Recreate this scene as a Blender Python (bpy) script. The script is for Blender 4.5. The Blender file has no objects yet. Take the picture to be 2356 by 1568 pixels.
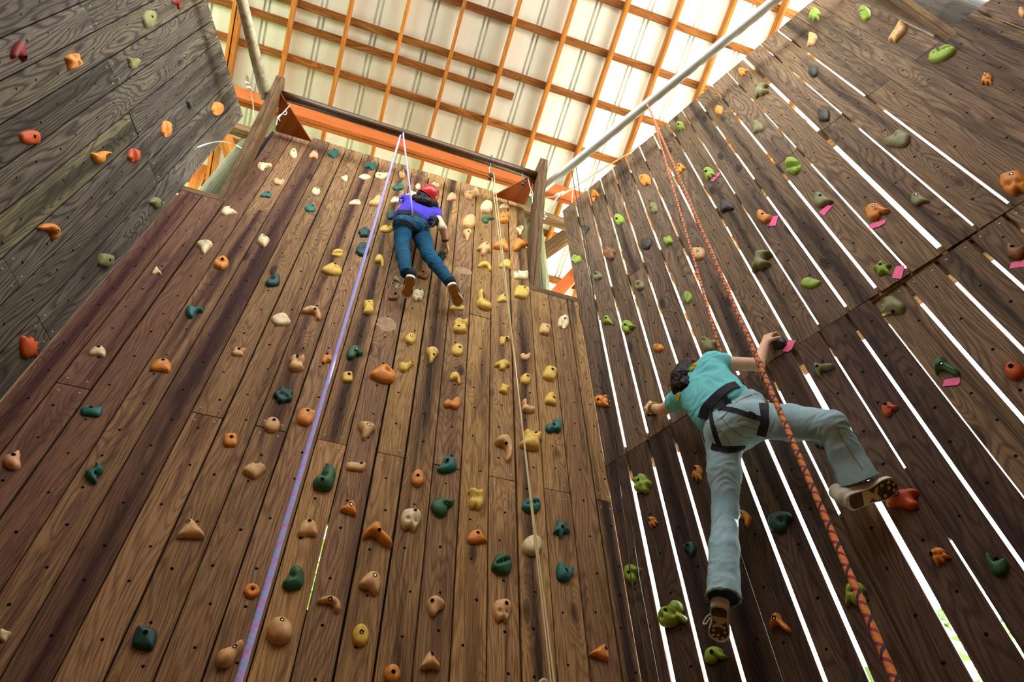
import bpy, bmesh, math, random
import numpy as np
from mathutils import Vector, Matrix, geometry as mgeo
from math import radians, sin, cos, tan, pi, sqrt

# ------------------------------------------------------------------ camera, sky, sun, exposure
HC = 1.30                                   # eye height of the photographer
FPX, EL, RO = 1647.5, radians(53.963), radians(-1.678)
AB, AR, AL = radians(70.40), radians(-48.06), radians(3.843)
scene = bpy.context.scene
COL = scene.collection
FW = Vector((0, cos(EL), sin(EL)))
_r0 = Vector((1, 0, 0)); _u0 = _r0.cross(FW)
RT = _r0 * cos(RO) + _u0 * sin(RO)
UP = -_r0 * sin(RO) + _u0 * cos(RO)
cam = bpy.data.cameras.new('camera'); cam.sensor_width = 36; cam.lens = FPX / 2356 * 36
cam.clip_start = 0.05; cam.clip_end = 400
camo = bpy.data.objects.new('camera', cam); COL.objects.link(camo)
camo.matrix_world = Matrix(((RT.x, UP.x, -FW.x, 0), (RT.y, UP.y, -FW.y, 0), (RT.z, UP.z, -FW.z, HC), (0, 0, 0, 1)))
scene.camera = camo

W = bpy.data.worlds.new('sky'); scene.world = W; W.use_nodes = True
wn = W.node_tree.nodes; wl = W.node_tree.links
for n_ in list(wn): wn.remove(n_)
SUN_EL, SUN_AZ = radians(42), radians(58)
sk = wn.new('ShaderNodeTexSky'); sk.sky_type = 'NISHITA'; sk.sun_disc = False
sk.sun_elevation = SUN_EL; sk.sun_rotation = SUN_AZ; sk.air_density = 1.2; sk.dust_density = 2.5
bg = wn.new('ShaderNodeBackground'); bg.inputs[1].default_value = 0.95
wo = wn.new('ShaderNodeOutputWorld')
hs = wn.new('ShaderNodeHueSaturation'); hs.inputs['Saturation'].default_value = .5
wl.new(sk.outputs[0], hs.inputs['Color']); wl.new(hs.outputs[0], bg.inputs[0]); wl.new(bg.outputs[0], wo.inputs[0])
sun = bpy.data.lights.new('sun', 'SUN'); sun.energy = 6.0; sun.angle = radians(0.6); sun.color = (1.0, 0.93, 0.80)
suno = bpy.data.objects.new('sun', sun); COL.objects.link(suno)
sd = Vector((sin(SUN_AZ) * cos(SUN_EL), cos(SUN_AZ) * cos(SUN_EL), sin(SUN_EL)))
suno.rotation_euler = sd.to_track_quat('Z', 'Y').to_euler(); suno.location = sd * 40
vs = scene.view_settings
vs.view_transform = 'Standard'; vs.look = 'None'; vs.gamma = 1.0; vs.use_curve_mapping = False
vs.exposure = 1.36
scene.cycles.max_bounces = 10; scene.cycles.diffuse_bounces = 7; scene.cycles.glossy_bounces = 3
scene.cycles.use_denoising = True
scene.cycles.sample_clamp_indirect = 12

# ------------------------------------------------------------------ geometry helpers
def ray(x, y):
    d = FW * FPX + RT * (x - 1178) - UP * (y - 784)
    return d.normalized()
class Wall:                                  # a vertical plane: t along it, n away from the climber's side
    def __init__(s, az, through):
        s.t = Vector((sin(az), cos(az), 0)); n = Vector((-cos(az), sin(az), 0))
        d = n.dot(through)
        if d < 0: n, d = -n, -d
        s.n, s.d = n, d
        s.xs = 1 if s.t.cross(n).z > 0 else -1
    def hit(s, x, y, o=0.0):                 # scene point seen at pixel x,y on the plane o in front of the wall
        r = ray(x, y); return r * ((s.d - o) / r.dot(s.n)) + Vector((0, 0, HC))
    def uv(s, P): return P.dot(s.t), P.z - HC
    def off(s, P): return s.d - P.dot(s.n)
    def pt(s, u, v, o=0.0): return s.t * u + s.n * (s.d - o) + Vector((0, 0, v + HC))
    def mat(s, P):
        x = s.t * s.xs
        return Matrix(((x.x, s.n.x, 0, P.x), (x.y, s.n.y, 0, P.y), (0, 0, 1, P.z), (0, 0, 0, 1)))
_nb = Vector((-cos(AB), sin(AB), 0))
BK = Wall(AB, _nb * 3.2)
def _rel(w, x, y): return w.hit(x, y) - Vector((0, 0, HC))
RW = Wall(AR, (_rel(BK, 1382, 1068) + _rel(BK, 1475.7, 1568)) / 2)
LW = Wall(AL, _rel(BK, 424, 428))

rng = random.Random(7)
def setp(o, **k):
    for a, b in k.items():
        if b is not None: o[a] = b
    return o
def tag(o, label, cat, group=None): return setp(o, label=label, category=cat, group=group)
def link(o, parent=None):
    COL.objects.link(o)
    if parent is not None:
        o.parent = parent
        o.matrix_parent_inverse = parent.matrix_world.inverted()
    return o
def empty(name, loc=(0, 0, 0), parent=None):
    o = bpy.data.objects.new(name, None); o.location = loc; o.empty_display_size = .1
    o.matrix_world = Matrix.Translation(loc)
    return link(o, parent)
def mesh_obj(name, verts, faces, mat, parent=None, mw=None, smooth=False, uvs=None):
    me = bpy.data.meshes.new(name)
    me.from_pydata([tuple(v) for v in verts], [], faces)
    if isinstance(mat, (list, tuple)):
        for m in mat: me.materials.append(m)
    else: me.materials.append(mat)
    if uvs is not None:
        ul = me.uv_layers.new(name='uv')
        for i, l in enumerate(me.loops): ul.data[i].uv = uvs[i]
    if smooth: me.polygons.foreach_set('use_smooth', [True] * len(me.polygons))
    me.update()
    o = bpy.data.objects.new(name, me)
    if mw is not None: o.matrix_world = mw
    return link(o, parent)
class MB:                                    # collects shapes into one mesh
    def __init__(s): s.v, s.f = [], []
    def add(s, v, f):
        n = len(s.v); s.v += [tuple(p) for p in v]; s.f += [tuple(i + n for i in q) for q in f]
    def box(s, a, b, M=None):
        x0, y0, z0 = a; x1, y1, z1 = b
        v = [Vector(p) for p in ((x0,y0,z0),(x1,y0,z0),(x1,y1,z0),(x0,y1,z0),(x0,y0,z1),(x1,y0,z1),(x1,y1,z1),(x0,y1,z1))]
        if M: v = [M @ p for p in v]
        s.add(v, [(0,3,2,1),(4,5,6,7),(0,1,5,4),(1,2,6,5),(2,3,7,6),(3,0,4,7)])
    def disc(s, c, n, r, k=8, h=0.0):
        n = n.normalized(); a = n.orthogonal().normalized(); b = n.cross(a)
        ring = [c + (a * cos(2*pi*i/k) + b * sin(2*pi*i/k)) * r for i in range(k)]
        if h == 0: s.add(ring, [tuple(range(k))])
        else:
            top = [c + (p - c) * .6 + n * h for p in ring]
            s.add(ring + top, [tuple(range(k, 2*k))] + [(i, (i+1) % k, k + (i+1) % k, k + i) for i in range(k)])
    def obj(s, name, mat, parent=None, mw=None, smooth=False): return mesh_obj(name, s.v, s.f, mat, parent, mw, smooth)
def frame_of(p0, p1, ref):
    z = (p1 - p0).normalized(); x = (ref - z * ref.dot(z)).normalized(); y = z.cross(x)
    return Matrix(((x.x, y.x, z.x, p0.x), (x.y, y.y, z.y, p0.y), (x.z, y.z, z.z, p0.z), (0, 0, 0, 1)))
def board(name, p0, p1, ref, w, t, mat, parent=None, ch=.004):
    """a sawn timber from p0 to p1 (axis through its middle); ref = direction of its width w"""
    L = (p1 - p0).length; M = frame_of(p0, p1, ref)
    x, y = w / 2, t / 2
    sec = [(-x, -y + ch), (-x + ch, -y), (x - ch, -y), (x, -y + ch), (x, y - ch), (x - ch, y), (-x + ch, y), (-x, y - ch)]
    v = [(a, b, 0) for a, b in sec] + [(a, b, L) for a, b in sec]
    f = [tuple(range(7, -1, -1)), tuple(range(8, 16))] + [(i, (i + 1) % 8, 8 + (i + 1) % 8, 8 + i) for i in range(8)]
    return mesh_obj(name, v, f, mat, parent, M)
def tube_geo(pts, r, k=8, vscale=1.0):
    pts = [Vector(p) for p in pts]; n = len(pts); V = []; F = []; UVs = []
    rs = r if isinstance(r, (list, tuple)) else [r] * n
    d = [(pts[min(i+1, n-1)] - pts[max(i-1, 0)]).normalized() for i in range(n)]
    a = d[0].orthogonal().normalized(); s = [0.0]
    for i in range(n):
        a = (a - d[i] * a.dot(d[i])).normalized(); b = d[i].cross(a)
        if i: s.append(s[-1] + (pts[i] - pts[i-1]).length)
        for j in range(k):
            th = 2 * pi * j / k; V.append(pts[i] + (a * cos(th) + b * sin(th)) * rs[i])
    for i in range(n - 1):
        for j in range(k):
            F.append((i*k + j, i*k + (j+1) % k, (i+1)*k + (j+1) % k, (i+1)*k + j))
            UVs += [(j/k, s[i]), ((j+1)/k, s[i]), ((j+1)/k, s[i+1]), (j/k, s[i+1])]
    F.append(tuple(range(k-1, -1, -1))); UVs += [(0, 0)] * k
    F.append(tuple(range((n-1)*k, n*k))); UVs += [(0, 0)] * k
    return V, F, UVs
def tube(name, pts, r, mat, parent=None, k=8):
    V, F, U = tube_geo(pts, r, k)
    return mesh_obj(name, V, F, mat, parent, None, True, U)
def spline(pts, per=6):
    pts = [Vector(p) for p in pts]; P = [pts[0]*2 - pts[1]] + pts + [pts[-1]*2 - pts[-2]]; out = []
    for i in range(1, len(P) - 2):
        for j in range(per):
            t = j / per; a, b, c, d = P[i-1], P[i], P[i+1], P[i+2]
            out.append(.5*((2*b) + (c-a)*t + (2*a-5*b+4*c-d)*t*t + (3*b-a-3*c+d)*t**3))
    return out + [pts[-1]]

# ------------------------------------------------------------------ materials
def hexc(h):
    c = [int(h[i:i+2], 16) / 255 for i in (0, 2, 4)]
    return tuple(x / 12.92 if x <= .04045 else ((x + .055) / 1.055) ** 2.4 for x in c) + (1,)
class NT:
    def __init__(s, name):
        s.m = bpy.data.materials.new(name); s.m.use_nodes = True
        s.t = s.m.node_tree; s.n = s.t.nodes; s.l = s.t.links
        s.b = s.n['Principled BSDF']
    def node(s, k, **p):
        q = s.n.new(k)
        for a, b in p.items(): setattr(q, a, b)
        return q
    def put(s, sock, v):
        if hasattr(v, 'is_linked') or hasattr(v, 'links'): s.l.new(v, sock)
        else: sock.default_value = v
    def math(s, op, a, b=0.0, c=0.0, clamp=False):
        q = s.node('ShaderNodeMath', operation=op, use_clamp=clamp)
        s.put(q.inputs[0], a); s.put(q.inputs[1], b); s.put(q.inputs[2], c); return q.outputs[0]
    def mix(s, f, a, b, mode='MIX'):
        q = s.node('ShaderNodeMix', data_type='RGBA', blend_type=mode)
        s.put(q.inputs[0], f); s.put(q.inputs[6], a); s.put(q.inputs[7], b); return q.outputs[2]
    def noise(s, vec, scale=1.0, detail=2.0, rough=.5):
        q = s.node('ShaderNodeTexNoise'); s.put(q.inputs['Vector'], vec)
        q.inputs['Scale'].default_value = scale; q.inputs['Detail'].default_value = detail; q.inputs['Roughness'].default_value = rough
        return q.outputs[0]
    def ramp(s, v, lo, hi):
        q = s.node('ShaderNodeMapRange'); q.interpolation_type = 'SMOOTHSTEP'
        s.put(q.inputs[0], v); q.inputs[1].default_value = lo; q.inputs[2].default_value = hi; return q.outputs[0]
    def xyz(s, x, y, z):
        q = s.node('ShaderNodeCombineXYZ'); s.put(q.inputs[0], x); s.put(q.inputs[1], y); s.put(q.inputs[2], z); return q.outputs[0]
    def bump(s, h, dist=.002, st=.6):
        q = s.node('ShaderNodeBump'); q.inputs['Distance'].default_value = dist; q.inputs['Strength'].default_value = st
        s.put(q.inputs['Height'], h); s.l.new(q.outputs[0], s.b.inputs['Normal'])
    def set(s, **k):
        for a, v in k.items(): s.put(s.b.inputs[{'color': 'Base Color', 'rough': 'Roughness', 'metal': 'Metallic', 'spec': 'Specular IOR Level'}[a]], v)
        return s.m
def wood(name, light, mid, dark, stain, stain_amt=.5, vary=.3, ring=150., contrast=.7, knots=True, rough=.8, bump=.002):
    """sawn board seen on local x (width) and z (length)"""
    T = NT(name)
    tc = T.node('ShaderNodeTexCoord'); oi = T.node('ShaderNodeObjectInfo'); rnd = oi.outputs['Random']
    sep = T.node('ShaderNodeSeparateXYZ'); T.l.new(tc.outputs['Object'], sep.inputs[0])
    off = T.math('MULTIPLY', rnd, 173.0)
    x = T.math('ADD', sep.outputs[0], T.math('MULTIPLY', sep.outputs[1], .7)); z = T.math('ADD', sep.outputs[2], off)
    n1 = T.noise(T.xyz(T.math('MULTIPLY', x, 5.5), off, T.math('MULTIPLY', z, .62)), 1, 1.5)
    wob = T.noise(T.xyz(T.math('MULTIPLY', x, 30), off, T.math('MULTIPLY', z, 7)), 1, 2)
    ph = T.math('MULTIPLY', n1, ring)
    if knots:
        vo = T.node('ShaderNodeTexVoronoi'); vo.feature = 'F1'
        T.l.new(T.xyz(T.math('MULTIPLY', x, 3.2), T.math('MULTIPLY', off, .37), T.math('MULTIPLY', z, 1.15)), vo.inputs['Vector']); vo.inputs['Scale'].default_value = 1
        kd = vo.outputs['Distance']
        kn = T.math('POWER', 2.718, T.math('MULTIPLY', T.math('MULTIPLY', kd, kd), -30))
        ph = T.math('ADD', ph, T.math('MULTIPLY', kn, 30))
    ph = T.math('ADD', ph, T.math('ADD', T.math('MULTIPLY', x, 230), T.math('MULTIPLY', wob, 2.4)))
    g = T.math('MULTIPLY_ADD', T.math('SINE', ph), .5, .5)
    g = T.math('POWER', g, 2.6)
    fine = T.noise(T.xyz(T.math('MULTIPLY', x, 210), off, T.math('MULTIPLY', z, 5.5)), 1, 3, .6)
    blot = T.noise(T.xyz(T.math('MULTIPLY', x, 9), T.math('MULTIPLY', off, .7), T.math('MULTIPLY', z, .9)), 1, 3)
    c = T.mix(T.math('MULTIPLY', g, contrast), light, mid)
    c = T.mix(T.math('MULTIPLY', T.ramp(fine, .46, .66), .75), c, T.mix(.6, mid, dark))
    c = T.mix(T.math('MULTIPLY', T.ramp(blot, .5, .75), .75), c, T.mix(.5, mid, dark))
    st = T.noise(T.xyz(T.math('MULTIPLY', x, 8.5), T.math('MULTIPLY', off, 1.9), T.math('MULTIPLY', z, .28)), 1, 2)
    st = T.math('MULTIPLY', T.ramp(T.math('ADD', st, T.math('MULTIPLY_ADD', T.math('FRACT', T.math('MULTIPLY', rnd, 7.31)), .3, -.15)), .5, .66), stain_amt)
    gs = T.math('POWER', 2.718, T.math('MULTIPLY', T.math('MULTIPLY', x, x), -420.0))
    st = T.math('MULTIPLY', st, T.math('MULTIPLY_ADD', gs, .75, .25))
    st = T.math('MULTIPLY', st, T.math('MULTIPLY_ADD', fine, .9, .55), 0, True)
    c = T.mix(st, c, stain)
    if knots: c = T.mix(T.math('MULTIPLY', T.ramp(kd, .12, .05), .85), c, dark)
    val = T.math('MULTIPLY_ADD', T.math('FRACT', T.math('MULTIPLY', rnd, 13.7)), vary * 2, 1 - vary)
    c = T.mix(1.0, c, T.xyz(val, val, T.math('MULTIPLY', val, T.math('MULTIPLY_ADD', rnd, .18, .9))), 'MULTIPLY')
    T.set(color=c, rough=rough, spec=.25)
    T.bump(T.math('ADD', T.math('MULTIPLY', g, .7), T.math('MULTIPLY', fine, .6)), bump, .7)
    return T.m
def plain(name, col, rough=.5, metal=0., spec=.4, mott=.0, msc=60., bump=0.):
    T = NT(name); c = hexc(col) if isinstance(col, str) else col
    if mott or bump:
        tc = T.node('ShaderNodeTexCoord'); nz = T.noise(tc.outputs['Object'], msc, 3)
        if mott:
            d = tuple(x * (1 - mott) for x in c[:3]) + (1,)
            c = T.mix(T.ramp(nz, .35, .7), c, d)
        if bump: T.bump(nz, bump)
    return T.set(color=c, rough=rough, metal=metal, spec=spec)

M_BACK = wood('plank_brown', hexc('B08852'), hexc('7C5630'), hexc('362414'), hexc('28120A'), .95, .20, 150., .62)
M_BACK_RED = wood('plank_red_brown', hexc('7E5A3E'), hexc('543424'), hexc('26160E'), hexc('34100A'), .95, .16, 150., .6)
M_BACK_MID = wood('plank_stained_brown', hexc('A07A50'), hexc('6C482C'), hexc('301E12'), hexc('34120A'), 1.0, .16, 150., .62)
M_LEFT = wood('plank_weathered_grey', hexc('675D4A'), hexc('3A3228'), hexc('191511'), hexc('241C15'), .8, .26, 130., 1.0)
M_LEFT_GREEN = wood('plank_greenish', hexc('84795A'), hexc('504A34'), hexc('211F15'), hexc('282418'), .8, .1, 170., 1.0)
M_RIGHT = wood('plank_grey_brown', hexc('82694C'), hexc('56422E'), hexc('281D14'), hexc('22150C'), .85, .18, 120., .8)
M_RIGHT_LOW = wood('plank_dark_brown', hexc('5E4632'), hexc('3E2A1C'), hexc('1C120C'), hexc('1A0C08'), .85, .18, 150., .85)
M_FRAME = wood('frame_lumber', hexc('BE7C34'), hexc('9C5E22'), hexc('5E3414'), hexc('84501E'), .3, .14, 80., .6, True, .7, .001)
M_PURLIN = wood('purlin_lumber', hexc('9A642E'), hexc('6A3C14'), hexc('361A0A'), hexc('5E3412'), .4, .16, 90., .8, True, .7, .001)
M_REDBEAM = wood('beam_lumber', hexc('B05E28'), hexc('88421A'), hexc('6A3014'), hexc('8A4418'), .3, .12, 50., .5, False, .7, .001)
M_POST = wood('post_lumber', hexc('80633E'), hexc('583C22'), hexc('30200F'), hexc('4E3420'), .5, .15, 90., .7)
M_LEDGER = wood('ledger_wood', hexc('C89A66'), hexc('94683E'), hexc('4A301C'), hexc('5A3A20'), .3, .1, 60., .7)
M_LOG_SHADED = wood('log_painted_shade', hexc('5A5448'), hexc('3E382E'), hexc('221E18'), hexc('2E2418'), .5, .1, 60., .7, True, .85, .004)  # darker copy of the log wood; the roof's shade is put into its colour
M_LOG = wood('peeled_log', hexc('767650'), hexc('504E2A'), hexc('2A2812'), hexc('342C12'), .5, .1, 60., .7, True, .85, .004)
M_PLY = wood('plywood', hexc('B86A34'), hexc('94481E'), hexc('5E2A14'), hexc('743818'), .4, .12, 60., .6, False)
M_DARK = plain('dark_gap', '14100C', .9)
M_HOLE = plain('bolt_hole_dark', '0A0806', .9, 0, .1)
M_SCREW = plain('screw_zinc', 'A9B09A', .45, .3)
M_STEEL = plain('bolt_steel', 'C9C6B8', .35, .7)
M_GALV = plain('galvanised_pipe', 'DCE4DE', .35, .35, .5, .12, 9.)
M_OLDPIPE = plain('weathered_pipe', 'C6BA98', .6, .15, .4, .4, 25.)
M_RUSTPIPE = plain('brown_pipe', '5E4020', .4, .3, .5, .4, 40.)
M_CABLE = plain('steel_cable', '9A8F6A', .5, .5)
M_CORD = plain('cream_cord', 'D8C08A', .8)
M_TWINE = plain('pale_twine', 'D9CDB4', .85)
M_DKCORD = plain('dark_cord', '3A3826', .85)
M_GREENSLING = plain('green_sling', '5C7A62', .8)
M_BLACK = plain('black_webbing', '17171A', .75)
M_BLKMETAL = plain('black_metal', '18181A', .35, .3)
M_PATCH = plain('bare_wood_patch', 'B08E68', .8, 0, .2, .3, 30.)
# roof sheet: dull galvanised steel with faint streaks
T = NT('roof_sheet_metal')
tc = T.node('ShaderNodeTexCoord')
sp = T.node('ShaderNodeSeparateXYZ'); T.l.new(tc.outputs['Object'], sp.inputs[0])
oi = T.node('ShaderNodeObjectInfo')
a = T.noise(T.xyz(T.math('MULTIPLY', sp.outputs[0], 6), sp.outputs[1], T.math('ADD', T.math('MULTIPLY', sp.outputs[2], 1.2), T.math('MULTIPLY', oi.outputs['Random'], 40))), 1, 4)
b = T.noise(tc.outputs['Object'], 90, 2)
c = T.mix(T.ramp(a, .3, .75), hexc('F2F3F0'), hexc('E2E3DE'))
c = T.mix(T.math('MULTIPLY', T.ramp(b, .45, .65), .18), c, hexc('C4C6BC'))
M_ROOF = T.set(color=c, rough=T.math('MULTIPLY_ADD', a, .2, .38), metal=.35, spec=.5)
# ropes: helical flecks along the tube's own uv
def rope_mat(name, c0, c1, c2, turns, freq, th1, th2):
    T = NT(name); uv = T.node('ShaderNodeUVMap'); sp = T.node('ShaderNodeSeparateXYZ'); T.l.new(uv.outputs[0], sp.inputs[0])
    ph = T.math('ADD', T.math('MULTIPLY', sp.outputs[0], turns), T.math('MULTIPLY', sp.outputs[1], freq))
    f1 = T.math('FRACT', ph); f2 = T.math('FRACT', T.math('ADD', T.math('MULTIPLY', sp.outputs[0], -turns), T.math('MULTIPLY', sp.outputs[1], freq * .5)))
    c = T.mix(T.math('GREATER_THAN', f1, th1), hexc(c0), hexc(c1))
    c = T.mix(T.math('GREATER_THAN', f2, th2), c, hexc(c2))
    wv = T.math('SINE', T.math('MULTIPLY', ph, 12)); T.bump(wv, .0008, .4)
    return T.set(color=c, rough=.7)
M_PURPLE = rope_mat('purple_rope', 'B4A6F0', '98BCEC', 'C898DC', 1, 28., .55, .72)
M_ORANGE = rope_mat('orange_rope', 'F0923A', '9A3448', '40203C', 1, 26., .72, .82)
# ------------------------------------------------------------------ walls of planks
PT = .038
def plank_mesh(w, L, t=PT, ch=.004):
    x = w / 2
    sec = [(-x, t), (-x, ch), (-x + ch, 0), (x - ch, 0), (x, ch), (x, t)]
    v = [(a, b, 0) for a, b in sec] + [(a, b, L) for a, b in sec]
    f = [(5, 4, 3, 2, 1, 0), tuple(range(6, 12))] + [(i, (i + 1) % 6, 6 + (i + 1) % 6, 6 + i) for i in range(6)]
    return v, f
HOLES, SCREWS = {}, {}
def plank(wall, par, u0, u1, v0, v1, mat, gap, o=0.0, holes=True, key=None, screws=True, t=PT):
    g0, g1 = gap if isinstance(gap, tuple) else (gap, gap)
    u0, u1 = min(u0, u1) + g0 / 2, max(u0, u1) - g1 / 2
    w = u1 - u0; L = v1 - v0 - .006; u = (u0 + u1) / 2
    P = wall.pt(u, v0 + .003, o + rng.uniform(-.002, .002))
    v, f = plank_mesh(w, L, t)
    ob = mesh_obj('plank', v, f, mat, par, wall.mat(P))
    oo = wall.off(P - Vector((0, 0, HC)))
    if holes:
        z = v0 + rng.uniform(.1, .3)
        while z < v1 - .08:
            HOLES.setdefault(key, MB()).disc(wall.pt(u + rng.uniform(-.035, .035), z, oo + .0008), -wall.n, rng.uniform(.0072, .0092), 8)
            z += rng.uniform(.19, .32)
    if screws:
        for e in (v0 + .05, v1 - .05):
            for k in (-.3, .3):
                SCREWS.setdefault(key, MB()).disc(wall.pt(u + w * k, e + rng.uniform(-.01, .01), oo + .0005), -wall.n, .0065, 8, .003)
    return ob
V_TOP, V_GND = 7.43, -HC
wall_back = setp(empty('wall_back', BK.pt(0, V_GND)), kind='structure')
wall_right = setp(empty('wall_right', RW.pt(0, V_GND)), kind='structure')
wall_left = setp(empty('wall_left', LW.pt(0, V_GND)), kind='structure')
SB = [-1.752, -1.578, -1.395, -1.21, -1.03, -.848, -.667, -.484, -.300, -.121, .059, .242, .420, .598, .777, .959, 1.140, 1.328, 1.510, 1.690, 1.800]
GB = [rng.choice((.006, .008, .010, .012)) for _ in SB]; GB[10] = .006
for i in range(len(SB) - 1):
    a, b = SB[i], SB[i + 1]
    top = (5.615 if b < 0 else 5.55) if (b < -1.39 or a > 1.3) else V_TOP - rng.uniform(0, .02)
    cuts = [V_GND, 3.15, top] if i % 2 == 1 else [V_GND, .72, top]
    if i == 3: cuts = [V_GND, .72, 5.64, top]
    if i == 14: cuts = [V_GND, .72, 4.9, top]
    for c0, c1 in zip(cuts, cuts[1:]):
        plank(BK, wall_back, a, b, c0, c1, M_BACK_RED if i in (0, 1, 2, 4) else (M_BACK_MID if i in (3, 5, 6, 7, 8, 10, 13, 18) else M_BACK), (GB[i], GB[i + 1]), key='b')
SL = [2.24 - .1883 * k for k in range(20)]
for i in range(len(SL) - 1):
    a, b = SL[i + 1], SL[i]
    cuts = [V_GND, 1.6, 5.30, V_TOP] if i % 2 == 1 else [V_GND, 3.47, V_TOP]
    for c0, c1 in zip(cuts, cuts[1:]):
        plank(LW, wall_left, a, b, c0, c1, M_LEFT_GREEN if i == 3 and c0 < 4 else M_LEFT, rng.choice((.006, .008, .010)), key='l')
# right wall: upper tier, lower tier, and the lower tier's outer panel that stands back from the tier above
SRU = [1.952, 1.768, 1.578, 1.398, 1.222, 1.043, .858, .672, .482, .298, .115, -.075, -.265, -.461, -.655, -.848, -1.037, -1.226, -1.424, -1.505, -1.70, -1.89, -2.02]
GAPU = [.003, .012, .011, .011, .012, .014, .014, .017, .014, .010, .018, .020, .009, .026, .010, .014, .003, .003, .003, .004, .008, .008, .004]
GAPU = [g * (.78 if .009 < g < .025 else 1) for g in GAPU]
GAPU = [g + (.020 * abs(u) / 3.09 if g > .005 else 0) for g, u in zip(GAPU, SRU)]
for i in range(len(SRU) - 1):
    a, b = SRU[i + 1], SRU[i]
    top = V_TOP if b > -1.4 else (5.46 if b > -1.45 else 5.385)
    joint = 5.33 if (i % 2 == 0 and i >= 3) or i in (3, 11, 13, 15, 17) else None
    if i in (3, 5, 7, 11, 13, 15, 17): joint = 5.33
    else: joint = None
    cuts = [3.455] + ([joint] if joint and joint < top - .2 else []) + [top]
    for c0, c1 in zip(cuts, cuts[1:]):
        plank(RW, wall_right, a, b, c0, c1, M_RIGHT, (GAPU[i + 1], GAPU[i]), key='r', t=.022, screws=False)
SRL = [1.952, 1.768, 1.590, 1.402, 1.222, 1.042, .861, .680, .497, .315, .140, -.012]
GAPL = [.003, .020, .009, .014, .003, .018, .020, .010, .026, .010, .020, .003]
GAPL = [g * (.74 if .009 < g < .025 else 1) for g in GAPL]
GAPL = [g + (.020 * abs(u) / 3.09 if g > .005 else 0) for g, u in zip(GAPL, SRL)]
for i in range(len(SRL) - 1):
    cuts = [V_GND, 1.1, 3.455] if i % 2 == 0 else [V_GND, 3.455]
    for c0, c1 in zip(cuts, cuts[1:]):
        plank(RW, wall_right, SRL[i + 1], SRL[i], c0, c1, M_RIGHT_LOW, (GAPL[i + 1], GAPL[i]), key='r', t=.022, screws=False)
RP = Wall(AR + radians(2.6), RW.pt(-.01, 0, -.036) - Vector((0, 0, HC)))       # recessed outer panel
_u0 = RP.uv(RW.pt(-.012, 0, -.036))[0]
SRP = [_u0 - d for d in (0, .192, .386, .580, .775, .97, 1.165, 1.36, 1.555, 1.75, 1.945)]
for i in range(len(SRP) - 1):
    plank(RP, wall_right, SRP[i + 1], SRP[i], V_GND, 3.452, M_RIGHT, (.018, .004 if i == 0 else .018), key='r')
board('ledger_board', RW.pt(.0, 3.462, -.075), RW.pt(-2.0, 3.462, -.075), -RW.n, .11, .016, M_LEDGER, wall_right)
# girts (horizontal nailers) behind the right wall and furring behind the other two
for z0, z1 in ((6.85, 7.11), (5.24, 5.44), (3.33, 3.56), (1.0, 1.2), (-.9, -.7)):
    if z0 < 3: pts = ((1.95, 0), (0, 0)); 
    ob = board('girt', RW.pt(1.95, (z0 + z1) / 2, -.085), RW.pt(-1.41 if z0 > 6 else -2.0, (z0 + z1) / 2, -.085), Vector((0, 0, 1)), z1 - z0, .09, M_POST, wall_right)
for w_, u_, o_, zt in ((BK, -1.80, -.09, 5.6), (BK, 1.87, -.07, 5.55)):
    board('corner_filler', w_.pt(u_, V_GND, o_), w_.pt(u_, zt, o_), w_.t, .14, .09, M_POST, wall_back)  # filler boards added behind the back corners to block light leaks
for ua_, ub_, v_ in ((-1.79, -1.392, 5.66), (1.33, 1.86, 5.595)):
    board('notch_cap', BK.pt(ua_, v_, -.024), BK.pt(ub_, v_, -.024), Vector((0, 0, 1)), .075, .046, M_POST, wall_back)
# planks whose edges touch further down, closing two of the gaps
for u_, a_, b_ in ((.68, V_GND, 2.3), (.315, 1.95, 2.36), (.315, V_GND, 1.3)):
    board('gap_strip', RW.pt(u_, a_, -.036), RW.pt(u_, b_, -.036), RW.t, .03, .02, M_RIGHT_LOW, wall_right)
fb = MB()
for i, u in enumerate(SB[1:-1]):
    top = 5.62 if (u < -1.4 or u > 1.3) else 7.38
    segs = [(V_GND, top)]
    if i == 9: segs = [(V_GND, 2.06), (2.60, top)]
    for a, b in segs: fb.box((u * BK.xs - .045, BK.d + PT + .004, a + HC), (u * BK.xs + .045, BK.d + PT + .03, b + HC), Matrix(((BK.t.x*BK.xs, BK.n.x, 0, 0), (BK.t.y*BK.xs, BK.n.y, 0, 0), (0, 0, 1, 0), (0, 0, 0, 1))))
setp(fb.obj('furring', M_DARK, wall_back), kind='stuff')
fb = MB()
for i, u in enumerate(SL[1:-1]):
    segs = [(V_GND, 7.38)]
    if i == 3: segs = [(V_GND, 5.33), (5.9, 7.38)]
    for a, b in segs: fb.box((u * LW.xs - .045, LW.d + PT + .004, a + HC), (u * LW.xs + .045, LW.d + PT + .03, b + HC), Matrix(((LW.t.x*LW.xs, LW.n.x, 0, 0), (LW.t.y*LW.xs, LW.n.y, 0, 0), (0, 0, 1, 0), (0, 0, 0, 1))))
setp(fb.obj('furring', M_DARK, wall_left), kind='stuff')
for k, par in (('b', wall_back), ('l', wall_left), ('r', wall_right)):
    setp(HOLES[k].obj('bolt_holes', M_HOLE, par), kind='stuff')
    setp(SCREWS[k].obj('screw_heads', M_SCREW, par), kind='stuff')
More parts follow.
